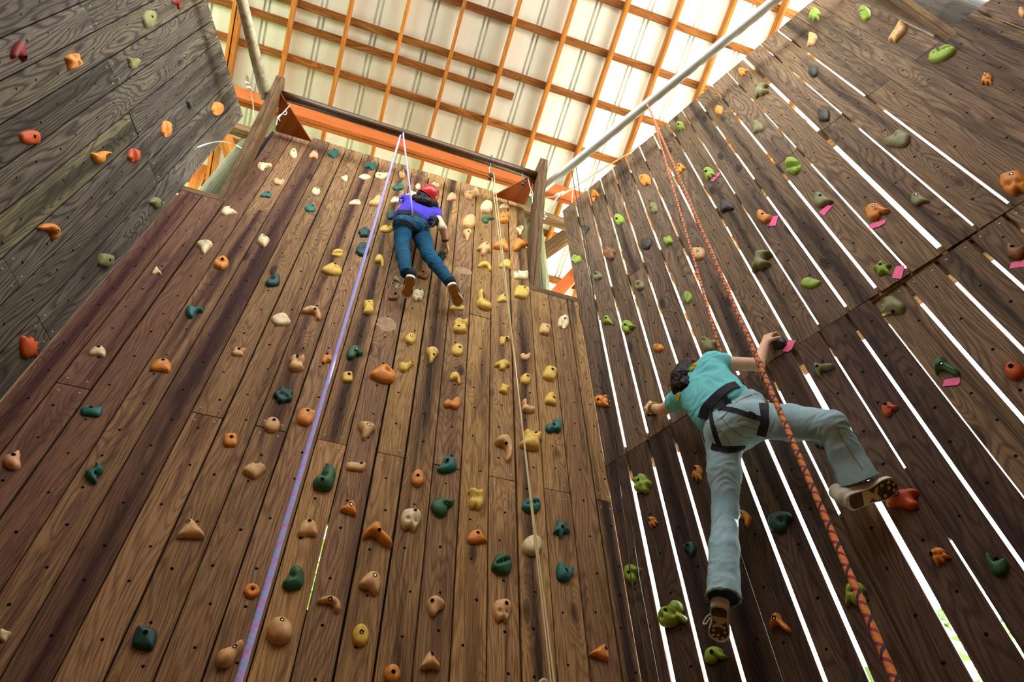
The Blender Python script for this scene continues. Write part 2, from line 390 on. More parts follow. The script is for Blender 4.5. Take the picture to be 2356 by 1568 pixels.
# pale bare patches left by removed holds
pm = MB()
for w, px, py, sx, sy in ((BK, 889, 745, .075, .095), (BK, 1067, 622, .075, .06), (RW, 2121, 1051, .045, .055)):
    c = w.hit(px, py, .0015)
    ring = [c + w.t * (sx * cos(2*pi*i/16) * (1 + .12 * sin(3*i))) + Vector((0, 0, sy * sin(2*pi*i/16))) for i in range(16)]
    ring = ring if (ring[1] - ring[0]).cross(ring[2] - ring[1]).dot(w.n) < 0 else ring[::-1]
    pm.add(ring, [tuple(range(16))])
setp(pm.obj('bare_patches', M_PATCH, wall_back), kind='stuff')
# the three far sides of the tower behind the photographer, closing the hexagon, with a doorway
EL_, ER_ = LW.pt(-1.34, 0), RW.pt(-2.02, 0)
_c = (EL_ + ER_) / 2; _ax = (ER_ - EL_).normalized(); _bk = Vector((_ax.y, -_ax.x, 0))
if _bk.y > 0: _bk = -_bk
Q1, Q2 = _c - _ax * 1.75 + _bk * 2.9, _c + _ax * 1.75 + _bk * 2.9
M_REAR = M_BACK
for nm, A, B, door in (('wall_rear_left', EL_, Q1, False), ('wall_rear', Q1, Q2, True), ('wall_rear_right', Q2, ER_, False)):
    A = Vector((A.x, A.y, HC)); B = Vector((B.x, B.y, HC)); d = (B - A).normalized(); n = Vector((-d.y, d.x, 0))
    if n.dot(A) < 0: n = -n
    wob = setp(empty(nm, (A.x, A.y, 0)), kind='structure')
    k = int((B - A).length / .4); st = (B - A).length / k
    for i in range(k):
        p = A + d * (st * (i + .5)) + n * .02
        z0 = 2.6 if False else 0.0
        ztop = 7.9
        board('plank', Vector((p.x, p.y, z0)), Vector((p.x, p.y, ztop)), d, st - .006, .038, M_REAR, wob)

# ------------------------------------------------------------------ roof
SLP = radians(14.0); NB = BK.n; TB = BK.t
ROOFN = (NB * sin(SLP) + Vector((0, 0, cos(SLP))))
def rp(u, b, lift=0.0):                      # a point on the plane of the rafters' undersides
    return TB * u + NB * b + Vector((0, 0, 8.55 + tan(SLP) * (3.2 - b) + HC)) + ROOFN * lift
DOWN = (rp(0, 1) - rp(0, 0)).normalized()
ceiling = setp(empty('ceiling', rp(0, 3.2)), kind='structure')
B_EAVE, B_RIDGE = 4.75, -3.9
US = [-1.67 + .61 * k for k in range(-2, 11)]
for u in US:
    board('rafter', rp(u, B_EAVE, .07), rp(u, B_RIDGE, .07), TB, .04, .14, M_FRAME, ceiling)
board('rafter', rp(-2.225, 4.75, .07), rp(-2.225, 2.5, .07), TB, .04, .14, M_FRAME, ceiling)
for b in (4.55, 3.98, 3.42, 2.87, 2.29, 1.735, 1.195, .66, .12, -.42, -.96, -1.5, -2.1, -2.7, -3.3):
    board('purlin', rp(US[0] - .3, b, .16), rp(US[-1] + .3, b, .16), DOWN, .089, .038, M_PURLIN, ceiling)
board('purlin', rp(US[0] - .3, 2.52, .16), rp(1.02, 2.52, .16), DOWN, .089, .038, M_PURLIN, ceiling)
# ribbed sheets: one per rafter bay, rib pairs down the middle and an overlap at each side
def sheet(u0, u1):
    w = u1 - u0; prof = [(0, 0), (w*.5 - .040, 0), (w*.5 - .036, .034), (w*.5 - .018, .034), (w*.5 - .013, .0), (w*.5 + .013, 0), (w*.5 + .018, .034), (w*.5 + .036, .034), (w*.5 + .040, 0), (w - .03, 0), (w - .022, .02), (w - .004, .02), (w + .004, -.001)]
    L = (rp(0, B_EAVE) - rp(0, B_RIDGE)).length
    p0 = rp(u0, B_EAVE, .180); z = (rp(u0, B_RIDGE) - rp(u0, B_EAVE)).normalized(); x = TB; y = z.cross(x)
    M = Matrix(((x.x, y.x, z.x, p0.x), (x.y, y.y, z.y, p0.y), (x.z, y.z, z.z, p0.z), (0, 0, 0, 1)))
    sg = 1 if y.dot(ROOFN) > 0 else -1
    v = [(a, sg * b, zz) for zz in (0, L) for a, b in prof] ; n = len(prof)
    v += [(a, sg * (b + .0012), zz) for zz in (0, L) for a, b in prof]
    f = [(i, i + 1, n + i + 1, n + i) for i in range(n - 1)] + [(2*n + i, 3*n + i, 3*n + i + 1, 2*n + i + 1) for i in range(n - 1)]
    mesh_obj('roof_sheet', v, f, M_ROOF, ceiling, M)
for i in range(-2, 11):
    sheet(-1.67 + .61 * i + .0, -1.67 + .61 * (i + 1))

# ------------------------------------------------------------------ ground and what grows outside
T = NT('sandy_ground'); tc = T.node('ShaderNodeTexCoord')
T.set(color=T.mix(T.noise(tc.outputs['Object'], 3, 5), hexc('B6AE98'), hexc('CAC0A8')), rough=.95); M_GRASS = T.m
setp(mesh_obj('floor', [(-60, -60, 0), (60, -60, 0), (60, 60, 0), (-60, 60, 0)], [(0, 1, 2, 3)], M_GRASS), kind='structure')
M_MULCH = plain('wood_chip_floor', '4E3A28', .95, 0, .1, .5, 40., .01)
_hx = [BK.pt(-1.8, 0), BK.pt(1.87, 0), RW.pt(-2.02, 0), Q2, Q1, LW.pt(-1.34, 0)]
setp(mesh_obj('floor', [(p.x, p.y, .02) for p in _hx], [tuple(range(6))[::-1]], M_MULCH), kind='structure')

# ------------------------------------------------------------------ beam, posts, rails, pipes round the top
bm_ = empty('header_beam', BK.pt(0, 8.28, -.18))
tag(bm_, 'orange lumber header beam across the top behind the dark brown pipe', 'beam')
for k in (0, 1):
    board('beam_ply', BK.pt(-3.4, 8.30, -.125 - .05 * k), BK.pt(4.2, 8.30, -.125 - .05 * k), Vector((0, 0, 1)), .30, .046, M_REDBEAM, bm_)

def bracket(u, side, label):
    o = empty('pipe_bracket', BK.pt(u, 5.66, 0)); tag(o, label, 'post', 'leaning posts that carry the brown pipe')
    for k in (0, 1):
        uu = u + side * (.022 + .044 * k)
        board('bracket_board', BK.pt(uu, 5.46, -.17), BK.pt(uu, 7.38, .46), BK.n, .21, .042, M_POST, o)
    s = -side
    # flat plywood gusset from the wall top out to the pipe
    a, b, c = BK.pt(u, 7.22, .44), BK.pt(u, 7.22, .04), BK.pt(u + s * .37, 7.22, .04)
    t = Vector((0, 0, .018))
    v = [a, b, c, a + t, b + t, c + t]
    mesh_obj('gusset', v, [(0, 2, 1), (3, 4, 5), (0, 1, 4, 3), (1, 2, 5, 4), (2, 0, 3, 5)], M_PLY, o)
    return o
bracket(-1.375, -1, 'leaning double post at the left end of the brown pipe')
bracket(1.325, 1, 'leaning double post at the right end of the brown pipe')
P0, P1 = BK.pt(-1.372, 7.285, .40), BK.pt(1.322, 7.215, .40)
tag(tube('top_pipe', [P0, P1], .048, M_RUSTPIPE, None, 16), 'dark brown steel pipe across the top of the back wall', 'pipe')
def two(w, a, b, o):
    A, B = w.hit(a[0], a[1], o), w.hit(b[0], b[1], o); return A, B
A, B = two(RW, (1256, 428), (1778, 4), .40); d = (B - A).normalized()
tag(tube('top_pipe', [A - d * .06, A, B, B + d * 1.2], .046, M_GALV, None, 18), 'shiny galvanised pipe along the top of the right wall', 'pipe')
A, B = two(LW, (556, 0), (612, 228), .40); d = (B - A).normalized()
tag(tube('top_pipe', [A - d * 2.2, A, B], .052, M_OLDPIPE, None, 18), 'weathered grey pipe rising at the top left corner', 'pipe')
def log_(w, u, o, v0, v1, r, label, mat=None):
    c0, c1 = w.pt(u, v0, o), w.pt(u, v1, o); pts = []; V = []; F = []; k = 20; n = 14
    for i in range(n + 1):
        for j in range(k):
            th = 2*pi*j/k; rr = r * (1 + .05 * sin(2*th + i * .6) + .03 * sin(5*th + 1.3*i))
            V.append(Vector((rr*cos(th), rr*sin(th), (v1 - v0) * i / n)))
    for i in range(n):
        for j in range(k): F.append((i*k + j, i*k + (j+1) % k, (i+1)*k + (j+1) % k, (i+1)*k + j))
    F += [tuple(range(k-1, -1, -1)), tuple(range(n*k, n*k + k))]
    return tag(mesh_obj('log_post', V, F, mat or M_LOG, None, Matrix.Translation(c0), True), label, 'log')
log_(BK, 1.55, -.30, V_GND, 8.12, .105, 'peeled log post in the gap at the back right corner')
log_(BK, -1.63, -.30, V_GND, 8.12, .13, 'olive log post in the gap at the back left corner')  # olive-toned wood, same material as the right corner log
log_(RW, -1.74, -.36, V_GND, 8.4, .22, 'thick log post in painted shade behind the stepped end of the right wall', M_LOG_SHADED)
def timber(w, name, p, q, o1, o2, wd, t, ref, mat, label, two_ply=False, lift=0):
    o = empty(name, w.hit(*p, o1)); tag(o, label, 'timber')
    A, B = w.hit(*p, o1), w.hit(*q, o2); d = (B - A).normalized()
    n = ref - d * ref.dot(d); n.normalize(); s = d.cross(n)
    for k in ((-.5, .5) if two_ply else (0,)):
        board('ply' if two_ply else 'board', A + s * (t * 1.05 * k), B + s * (t * 1.05 * k), ref, wd, t, mat, o)
    return o
Z = Vector((0, 0, 1))
timber(BK, 'corner_rail', (1180, 478), (1345, 530), -.16, -.16, .14, .09, Z, M_POST, 'grey bolted rail bridging the gap at the back right corner')
timber(BK, 'corner_rail', (520, 290), (660, 333), -.16, -.16, .14, .09, Z, M_POST, 'olive rail bridging the gap at the back left corner')
timber(RW, 'side_header', (1240, 588), (1330, 524), -.45, -.45, .26, .04, Z, M_POST, 'double header boards beyond the log at the back right corner', True)
timber(BK, 'eave_brace', (1268, 690), (1330, 622), -1.1, -1.1, .16, .05, Z, M_REDBEAM, 'orange brace against the bright sky at the back right corner')
timber(BK, 'stud', (440, 440), (500, 320), -1.3, -1.1, .12, .05, TB, M_FRAME, 'bright orange stud seen through the gap at the left corner')
timber(LW, 'side_header', (512, 300), (545, 395), -.5, -.5, .2, .045, Z, M_FRAME, 'orange header boards behind the olive log', True)
o = empty('pipe_bracket', RW.pt(-1.46, 5.40, 0)); tag(o, 'leaning double post beside the step in the right wall top', 'post', 'leaning posts that carry the brown pipe')
for k in (0, 1):
    board('bracket_board', RW.pt(-1.455 - .044 * k, 5.28, -.10), RW.pt(-1.455 - .044 * k, 7.4, .42), RW.n, .19, .042, M_POST, o)
# bolts in the grey corner rail
for x_, y_ in ((1251, 490), (1251, 502), (1255, 497)):
    b_ = MB(); b_.disc(BK.hit(x_, y_, -.112), -BK.n, .022, 10, .008)
    bo = b_.obj('bolt', M_STEEL, bpy.data.objects['corner_rail'])
# ------------------------------------------------------------------ leafy growth outside the right wall
def leafy(name, c, rad, n, label, cols):
    o = empty(name, (c[0], c[1], 0)); tag(o, label, 'tree')
    tube('trunk', [Vector((c[0], c[1], 0)), Vector((c[0] + .1, c[1], c[2]))], [.14, .07], M_LOG, o, 8)
    r = random.Random(int(c[0] * 10)); mb = MB()
    for i in range(n):
        p = Vector((r.gauss(0, 1), r.gauss(0, 1), r.gauss(0, 1))).normalized() * rad * (r.random() ** .4)
        p = Vector((c[0], c[1], c[2])) + Vector((p.x, p.y, p.z * .8))
        a = Vector((r.gauss(0, 1), r.gauss(0, 1), r.gauss(0, .6))).normalized(); b = a.orthogonal().normalized(); s = r.uniform(.07, .15)
        mb.add([p - a*s, p + b*s*.45 + a*s*.1, p + a*s, p - b*s*.45 + a*s*.1], [(0, 1, 2, 3)])
    setp(mb.obj('foliage', cols, o), kind='stuff')
M_LEAF = plain('leaf', '7FA032', .6, 0, .3, .5, 1.5)
leafy('tree', (4.5, 6.8, 3.8), 2.0, 3200, 'sunlit green bush glimpsed through the low gaps of the right wall', M_LEAF)
leafy('tree', (-2.9, 8.9, 7.4), 3.0, 6000, 'green tree glimpsed through the narrow slit in the back wall', M_LEAF)
M_DIM_TURF = plain('dimming_turf', '4E5E30', .95, 0, .1, .4, 3.)  # unseen dark turf, added to cut the ground bounce onto the eave
_g = [BK.pt(2.4, 0, -.25), BK.pt(7, 0, -16), BK.pt(-40, 0, -16), BK.pt(-40, 0, 14), LW.pt(-6, 0, -.25), LW.pt(-1.4, 0, -.25), BK.pt(-1.9, 0, -.25)]
setp(mesh_obj('floor', [(p.x, p.y, .012) for p in _g], [tuple(range(7))], M_DIM_TURF), kind='structure')
# ------------------------------------------------------------------ climbing holds
HC_ = {'c': ('cream', 'F2DAA4'), 't': ('tan', 'EAB674'), 'y': ('yellow', 'EEC24E'), 'o': ('orange', 'EE9638'), 'p': ('peach', 'ECAA7C'),
       'T': ('teal', '2A6E5E'), 'g': ('green', '35663C'), 'd': ('dark green', '234C42'), 'l': ('lime green', '9CB83A'), 'v': ('olive', '8A8550'),
       'b': ('brown', '8E5C2C'), 'r': ('red-orange', 'D25A22'), 'R': ('dark red', '8A2A1C'), 'k': ('dark grey-brown', '3E3A2A')}
HM = {k: plain('hold_' + n.replace(' ', '_').replace('-', '_'), h, .48, 0, .35, .28, 28., .0012) for k, (n, h) in HC_.items()}
def circ(n=12, f=lambda a: 1.0): return [(cos(2*pi*i/n) * f(2*pi*i/n), sin(2*pi*i/n) * f(2*pi*i/n)) for i in range(n)]
CLS = {  # outline (x right, y up), height factor, dents (x, y, radius, depth), word
 'round': (circ(), 1.0, [], 'round'),
 'ball': (circ(), 1.5, [], 'ball-shaped'),
 'egg': (circ(12, lambda a: 1 + .18*cos(a)), 1.2, [], 'egg-shaped'),
 'ring': (circ(), .9, [(0, 0, .45, .75)], 'ring-shaped'),
 'cup': ([(-.7,1),(.5,1),(.9,.7),(.8,0),(1,-.7),(.5,-1),(-.5,-1),(-1,-.8),(-.8,0),(-.95,.6)], 1.2, [(0,.7,.5,.7)], 'cup-shaped'),
 'sq': ([(-1,.7),(-.6,1),(.6,1),(1,.6),(1,-.6),(.6,-1),(-.6,-1),(-1,-.6)], 1.0, [], 'blocky'),
 'drop': ([(1,0),(.35,.42),(-.3,.9),(-.9,.6),(-1,0),(-.9,-.6),(-.3,-.9),(.35,-.42)], 1.0, [], 'teardrop'),
 'leaf': ([(-1,.05),(-.5,.75),(.1,.9),(.6,.5),(1,-.1),(.5,-.6),(-.2,-.8),(-.7,-.5)], .9, [], 'pointed oval'),
 'bean': ([(-1,.2),(-.75,.85),(-.1,.8),(.3,.6),(.85,.8),(1,.1),(.7,-.7),(0,-.75),(-.6,-.6)], 1.0, [], 'kidney-shaped'),
 'half': ([(-1,-.55),(-.85,.2),(-.4,.85),(.2,1),(.75,.6),(1,-.2),(.8,-.75),(0,-.6),(-.6,-.75)], 1.1, [], 'half-moon'),
 'tri': ([(-1,.75),(-.3,1),(.5,.95),(1,.55),(.7,.05),(.35,-.5),(.1,-1),(-.25,-.9),(-.45,-.2),(-.9,.3)], 1.0, [], 'three-cornered'),
 'cres': ([(-1,.2),(-.5,.75),(.1,.9),(.7,.5),(1,-.3),(.95,-.95),(.6,-.9),(.4,-.25),(-.1,.05),(-.6,-.05)], 1.1, [], 'crescent'),
 'horn': ([(-1,.6),(-.6,1),(-.1,.7),(.5,.6),(1,.35),(.95,-.05),(.4,-.05),(0,-.35),(-.2,-1),(-.7,-.95),(-1,-.2)], 1.1, [], 'horn-shaped'),
 'bone': ([(-1,.2),(-.8,.85),(-.35,.6),(.3,.45),(.75,.9),(1,.3),(.9,-.4),(.45,-.5),(-.1,-.35),(-.5,-.9),(-.95,-.5)], 1.1, [], 'bone-shaped'),
 'boot': ([(-.8,.75),(-.45,1),(-.05,.75),(-.1,.1),(.4,-.25),(1,-.5),(.95,-.95),(.2,-1),(-.6,-.7),(-1,-.3),(-.7,.2)], 1.1, [], 'boot-shaped'),
 'mush': ([(-1,-.2),(-.7,.55),(0,1),(.7,.6),(1,-.25),(.5,-.35),(.25,-.9),(-.25,-.9),(-.45,-.3)], 1.3, [], 'mushroom-shaped'),
 'comma': ([(-.9,.5),(-.5,1),(.3,.95),(.85,.5),(1,-.2),(.9,-1),(.5,-.8),(.3,-.2),(-.3,-.1),(-.85,0)], 1.0, [], 'comma-shaped'),
 'key': ([(-1,.0),(-.75,-.7),(-.1,-.8),(.25,-.3),(.7,.15),(1,.7),(.6,1),(.1,.55),(-.3,.5),(-.8,.6)], 1.0, [], 'keyhole-shaped'),
 'star': ([(0,1),(.3,.45),(1,.55),(.6,0),(.95,-.8),(.25,-.55),(-.4,-1),(-.5,-.4),(-1,-.1),(-.5,.3)], .9, [], 'star-shaped'),
 'spike': ([(-.9,1),(-.3,.75),(0,1),(.2,.6),(.7,.7),(.5,.25),(1,.1),(.55,-.2),(.95,-.6),(.35,-.7),(0,-1),(-.5,-.8),(-.8,0)], .8, [], 'spiky crested'),
 'lump': (circ(15, lambda a: 1 + .16*sin(5*a + .6)), 1.1, [(-.35,.0,.35,.4),(.45,.25,.3,.4),(.1,-.5,.3,.35)], 'lumpy'),
 'boom': ([(-1,-.25),(-.85,.35),(-.3,1),(.15,.95),(.25,.35),(.7,-.2),(1,-.75),(.8,-1),(.3,-.65),(-.15,-.1),(-.6,.0)], 1.0, [], 'boomerang-shaped'),
 'fish': ([(-1,-1),(-.75,.1),(-.55,.7),(-.1,.95),(.6,1),(1,.85),(.5,.5),(.3,.1),(.8,.0),(.6,-.35),(.2,-.45),(-.2,-.7),(-.55,-.6)], 1.0, [], 'forked-tail'),
 'fin': ([(-1,-.2),(-.2,.5),(.45,1),(.8,.4),(1,-.9),(.3,-.75),(-.4,-.45)], 1.2, [], 'fin-shaped'),
 'saddle': ([(-.9,.6),(-.3,1),(.3,.7),(.9,1),(1,.2),(.75,-.2),(.9,-.8),(.2,-1),(-.6,-.9),(-1,-.3),(-.75,.1)], 1.2, [(.1,.1,.45,.5)], 'saddle-shaped'),
 'skull': ([(-.8,.8),(0,1),(.75,.85),(1,.2),(.75,-.5),(.5,-1),(.05,-.75),(-.4,-1),(-.8,-.6),(-1,.1)], 1.1, [(-.35,-.25,.25,.45),(.4,-.3,.22,.4)], 'skull-shaped'),
 'log': ([(-1,.3),(-.5,.75),(.2,.6),(.9,.7),(1,-.2),(.7,-.8),(-.2,-.7),(-.8,-.6)], 1.2, [], 'stubby log-shaped'),
 'mouth': ([(-1,-.1),(-.6,.7),(0,1),(.7,.7),(1,0),(.5,-.8),(-.3,-.9),(-.8,-.7)], 1.1, [(.05,.05,.42,.55),(-.4,.0,.3,.4)], 'open-mouthed'),
 'split': ([(-.9,.3),(-.4,1),(.4,.95),(.95,.5),(1,-.4),(.45,-1),(-.35,-.95),(-1,-.4)], 1.1, [(-.15,.8,.26,.9),(-.15,.45,.26,1.0),(-.15,.1,.26,1.1),(-.15,-.25,.26,1.1),(-.12,-.6,.26,1.0),(-.1,-.9,.26,.8)], 'split coffee-bean'),
 'groove': ([(-.9,.3),(-.4,1),(.4,.95),(.95,.5),(1,-.4),(.45,-1),(-.35,-.95),(-1,-.4)], 1.2, [(-.5,-.1,.22,.5),(-.15,.0,.22,.6),(.25,.1,.22,.6),(.6,.2,.22,.5)], 'deep-grooved'),
 'two': ([(-1,.0),(-.6,.6),(-.05,.35),(.4,.9),(.95,.6),(1,-.3),(.5,-.9),(-.1,-.55),(-.7,-.6)], 1.2, [(-.05,-.05,.28,.45)], 'two-lobed'),
 'bird': ([(-1,.3),(-.6,.9),(.1,1),(.5,.6),(1,.45),(.65,.0),(.25,-.1),(.1,-.7),(-.5,-1),(-.9,-.5)], 1.0, [(.0,.0,.2,.3)], 'beaked bird-head'),
 'ghost': ([(-.6,.8),(0,1),(.6,.85),(.95,.2),(.7,-.2),(.8,-.9),(.2,-.6),(-.15,-1),(-.5,-.6),(-1,-.9),(-.85,-.1)], 1.0, [(-.2,.1,.22,.5),(.3,-.2,.2,.4)], 'ghost-shaped'),
 'frog': ([(-.9,-.9),(-1,-.2),(-.7,.4),(-.2,.6),(.1,1),(.55,.95),(.75,.4),(.6,.1),(1,-.25),(.85,-.65),(.4,-.5),(.1,-.85),(-.4,-1)], 1.1, [(-.2,.0,.25,.5),(.3,-.15,.22,.5),(-.55,-.4,.2,.4)], 'lumpy frog-shaped'),
 'cow': ([(-1,.1),(-.7,.8),(0,.85),(.7,.95),(1,.6),(.65,.1),(.95,-.5),(.55,-1),(-.1,-.75),(-.6,-.75),(-.95,-.7)], .9, [], 'bone-ended'),
 'mask': ([(.3,1),(.75,.9),(.95,.4),(.7,-.1),(.2,-.55),(-.3,-1),(-.55,-.8),(-1,-.9),(-.6,-.3),(-.2,.2)], .9, [(.0,.0,.22,.5),(-.3,-.45,.2,.5)], 'wrinkled mask'),
 'crease': ([(-1,-.6),(-.7,.1),(-.1,.6),(.5,1),(1,.7),(.85,.1),(.4,-.5),(-.2,-.9),(-.8,-1)], 1.1, [(-.5,-.25,.2,.5),(-.1,.0,.2,.6),(.3,.3,.2,.6),(.65,.55,.18,.5)], 'long folded'),
 'bull': ([(-1,.2),(-.9,.8),(-.3,1),(.2,.6),(.7,.65),(1,.3),(.7,-.1),(.5,-.7),(-.1,-1),(-.7,-.8),(-.8,-.3)], 1.1, [(-.45,.45,.22,.5)], 'bull-head'),
 'gem': ([(-1,.0),(-.35,.65),(.35,.75),(1,.15),(.75,-.35),(.0,-1),(-.6,-.55)], 1.1, [], 'faceted'),
 'pear': ([(-1,-.45),(-.85,-.9),(-.4,-1),(.15,-.7),(.5,-.05),(1,.65),(.75,1),(.25,.65),(-.3,.35),(-.85,.1)], 1.2, [(.1,.3,.2,.4)], 'pear-shaped'),
 'bell': ([(-1,-.6),(-.7,.1),(-.25,.9),(.15,1),(.5,.3),(.95,-.3),(.9,-.8),(.2,-.6),(-.5,-.75)], 1.3, [], 'bell-shaped'),
 'eye': ([(-1,-.05),(-.4,.7),(.15,1),(.6,.55),(1,-.1),(.85,-.75),(.2,-.95),(-.5,-.6)], 1.3, [(.35,.15,.32,.8)], 'big eye-shaped'),
 'curl': ([(-1,-.2),(-.4,.25),(.0,.9),(.5,1),(1,.5),(.9,-.3),(.55,-.95),(-.3,-1),(-.9,-.8)], 1.1, [(-.15,.0,.3,.5)], 'thumb-curled'),
 'bowl': ([(-1,.4),(-.5,.7),(.2,.5),(.8,.8),(1,.2),(.6,-.8),(-.3,-1),(-.85,-.4)], 1.1, [(.1,.3,.4,.6)], 'bowl-shaped'),
 'hook': ([(-1,.9),(-.3,.8),(.4,.95),(1,.5),(.6,.1),(.1,-.1),(-.2,-.9),(-.7,-1),(-1,-.3)], 1.2, [], 'hooked'),
}
HOLD_LIST = {'b': [], 'r': [], 'l': []}
def smooth_loop(P, n):
    P = np.array(P, float); m = len(P); out = []
    for i in range(n):
        s = i * m / n; k = int(s); t = s - k
        a, b, c, d = P[(k-1) % m], P[k], P[(k+1) % m], P[(k+2) % m]
        out.append(.5*((2*b) + (c-a)*t + (2*a-5*b+4*c-d)*t*t + (3*b-a-3*c+d)*t**3))
    return np.array(out)
WL = {'b': BK, 'r': RW, 'l': LW}
def hold(wk, px, py, w, h, cls, rot, col, bx=0., by=.2, H=None, o0=0.0, note=None, W_=None):
    wall = W_ or WL[wk]; poly, hf, dents, word = CLS[cls]
    nb_ = 34; P = smooth_loop(poly, nb_); a = radians(rot)
    R_ = np.array([[cos(a), -sin(a)], [sin(a), cos(a)]]); P = P @ R_.T
    lo, hi = P.min(0), P.max(0); cen, hs = (lo + hi) / 2, (hi - lo) / 2
    def topx(q): q = (np.asarray(q, float) - cen) / hs; return px + q[0] * w / 2, py - q[1] * h / 2
    c0 = wall.hit(px, py); dist = c0.length
    depth = (c0 - Vector((0, 0, HC))).dot(FW)
    size = min(w, h) * depth / FPX
    Hh = (H or min(.085, max(.018, .42 * size))) * hf ** .6
    oo = .38 * Hh + o0
    pts = []
    for q in P: pts.append(wall.uv(wall.hit(*topx(q), oo)))
    pts = np.array([(u * wall.xs, v) for u, v in pts]); cu = pts.mean(0)
    L = pts - cu
    dd = [(wall.uv(wall.hit(*topx(np.array(d[:2]) @ R_.T), oo)), d[2], d[3]) for d in dents]
    rad = .5 * (np.ptp(L[:, 0]) + np.ptp(L[:, 1])) / 2
    dd = [((np.array((u * wall.xs, v)) - cu), r * rad, dp) for (u, v), r, dp in dd]
    bp = wall.uv(wall.hit(*topx(np.array((bx, by)) @ R_.T), oo)); bp = np.array((bp[0] * wall.xs, bp[1])) - cu
    seg = np.roll(L, -1, 0) - L; sl2 = (seg ** 2).sum(1) + 1e-12
    def dist_edge(X):
        X = np.atleast_2d(X); t = np.clip(((X[:, None] - L[None]) * seg[None]).sum(2) / sl2, 0, 1)
        return np.sqrt(((X[:, None] - L[None] - t[..., None] * seg[None]) ** 2).sum(2)).min(1)
    def inside(X):
        X = np.atleast_2d(X); x, y = X[:, :1], X[:, 1:]; x0, y0 = L[:, 0], L[:, 1]; x1, y1 = np.roll(x0, -1), np.roll(y0, -1)
        with np.errstate(divide='ignore', invalid='ignore'):
            cr = ((y0 > y) != (y1 > y)) & (x < (x1 - x0) * (y - y0) / (y1 - y0) + x0)
        return cr.sum(1) % 2 == 1
    n_ = 22 if min(w, h) > 24 else 16; lo, hi = L.min(0), L.max(0)
    gx, gy = np.meshgrid(np.linspace(lo[0], hi[0], n_), np.linspace(lo[1], hi[1], n_)); G = np.stack([gx.ravel(), gy.ravel()], 1)
    G = G[inside(G)]; D = dist_edge(G); Dm = D.max() if len(D) else size / 2
    cell = max(np.ptp(L[:, 0]), np.ptp(L[:, 1])) / n_
    G, D = G[D > cell * .45], D[D > cell * .45]
    sd_ = random.Random(int(px * 7 + py)); ph = [sd_.uniform(0, 6.3) for _ in range(4)]
    def height(X, D):
        t = np.clip(D / Dm, 0, 1); hh = Hh * (.30 + .70 * np.sqrt(np.clip(1 - (1 - t) ** 2, 0, 1)))
        rel = X / max(rad, 1e-4)
        hh = hh * (1 + .10 * rel[:, 1] + .07 * np.sin(3.1 * rel[:, 0] + ph[0]) * np.cos(2.7 * rel[:, 1] + ph[1]))
        for c_, r_, dp in dd: hh = hh - dp * Hh * .8 * np.exp(-(((X - c_) ** 2).sum(1)) / (r_ * r_) * 1.6)
        return np.maximum(hh, .12 * Hh)
    edge = L * 1.0; eh = height(edge, np.zeros(len(edge)))
    allp = np.vstack([edge, G]) if len(G) else edge
    r_ = mgeo.delaunay_2d_cdt([Vector(p) for p in allp], [], [list(range(nb_))], 1, 1e-7)
    v2 = np.array([tuple(p) for p in r_[0]]); faces = [tuple(f) for f in r_[2]]
    de = dist_edge(v2); hz = height(v2, np.where(de < 1e-5, 0, de))
    V = [(p[0], -z, p[1]) for p, z in zip(v2, hz)]
    F = []
    for f in faces:
        p, q, s = (v2[f[0]], v2[f[1]], v2[f[2]])
        F.append(f if (q[0]-p[0])*(s[1]-p[1]) - (q[1]-p[1])*(s[0]-p[0]) > 0 else f[::-1])
    orig = {}
    for i, os_ in enumerate(r_[3]):
        for o_ in os_: orig[o_] = i
    ring = [orig.get(i, i) for i in range(nb_)]
    area = sum(L[i-1][0]*L[i][1] - L[i][0]*L[i-1][1] for i in range(nb_))
    b0 = len(V); V += [(p[0] * 1.0, .004, p[1] * 1.0) for p in L]
    for i in range(nb_):
        j = (i + 1) % nb_; q = (ring[i], b0 + i, b0 + j, ring[j])
        F.append(q if area > 0 else q[::-1])
    orgn = wall.t * (cu[0] * wall.xs) + wall.n * (wall.d - o0) + Vector((0, 0, cu[1] + HC))
    ob = mesh_obj('climbing_hold', V, F, HM[col], None, wall.mat(orgn), True)
    # bolt: dark countersink with a steel head in it
    if bx is not None and inside(bp)[0]:
        db = dist_edge(bp); z = float(height(np.atleast_2d(bp), db)[0])
        e = .004; zx = float(height(np.atleast_2d(bp + (e, 0)), dist_edge(bp + (e, 0)))[0]) - z; zy = float(height(np.atleast_2d(bp + (0, e)), dist_edge(bp + (0, e)))[0]) - z
        nrm = Vector((-zx / e, -1, -zy / e)).normalized()
        br = min(.011, .16 * size + .002); cc = Vector((bp[0], -z, bp[1])) + nrm * .0012
        nn = nrm; aa = nn.orthogonal().normalized(); b2 = nn.cross(aa); k = 12
        vv = [cc + (aa * cos(2*pi*i/k) + b2 * sin(2*pi*i/k)) * br for i in range(k)]
        vi = [cc - nn * .001 + nn*.0022 + (aa * cos(2*pi*i/k) + b2 * sin(2*pi*i/k)) * br * .5 - Vector((0, 0, br * .25)) for i in range(k)]
        lowcol = M_HOLE
        bo = mesh_obj('bolt_hole', vv, [tuple(range(k))], M_HOLE, None, None)
        bo.parent = ob
        if (int(px) + int(py)) % 3 == 0:
            b2o = mesh_obj('bolt_head', vi, [tuple(range(k))], M_STEEL, None, None); b2o.parent = bo
    u, v = wall.uv(c0)
    HOLD_LIST[wk].append([ob, u, v, HC_[col][0], word, note])
    return ob
H_ = hold
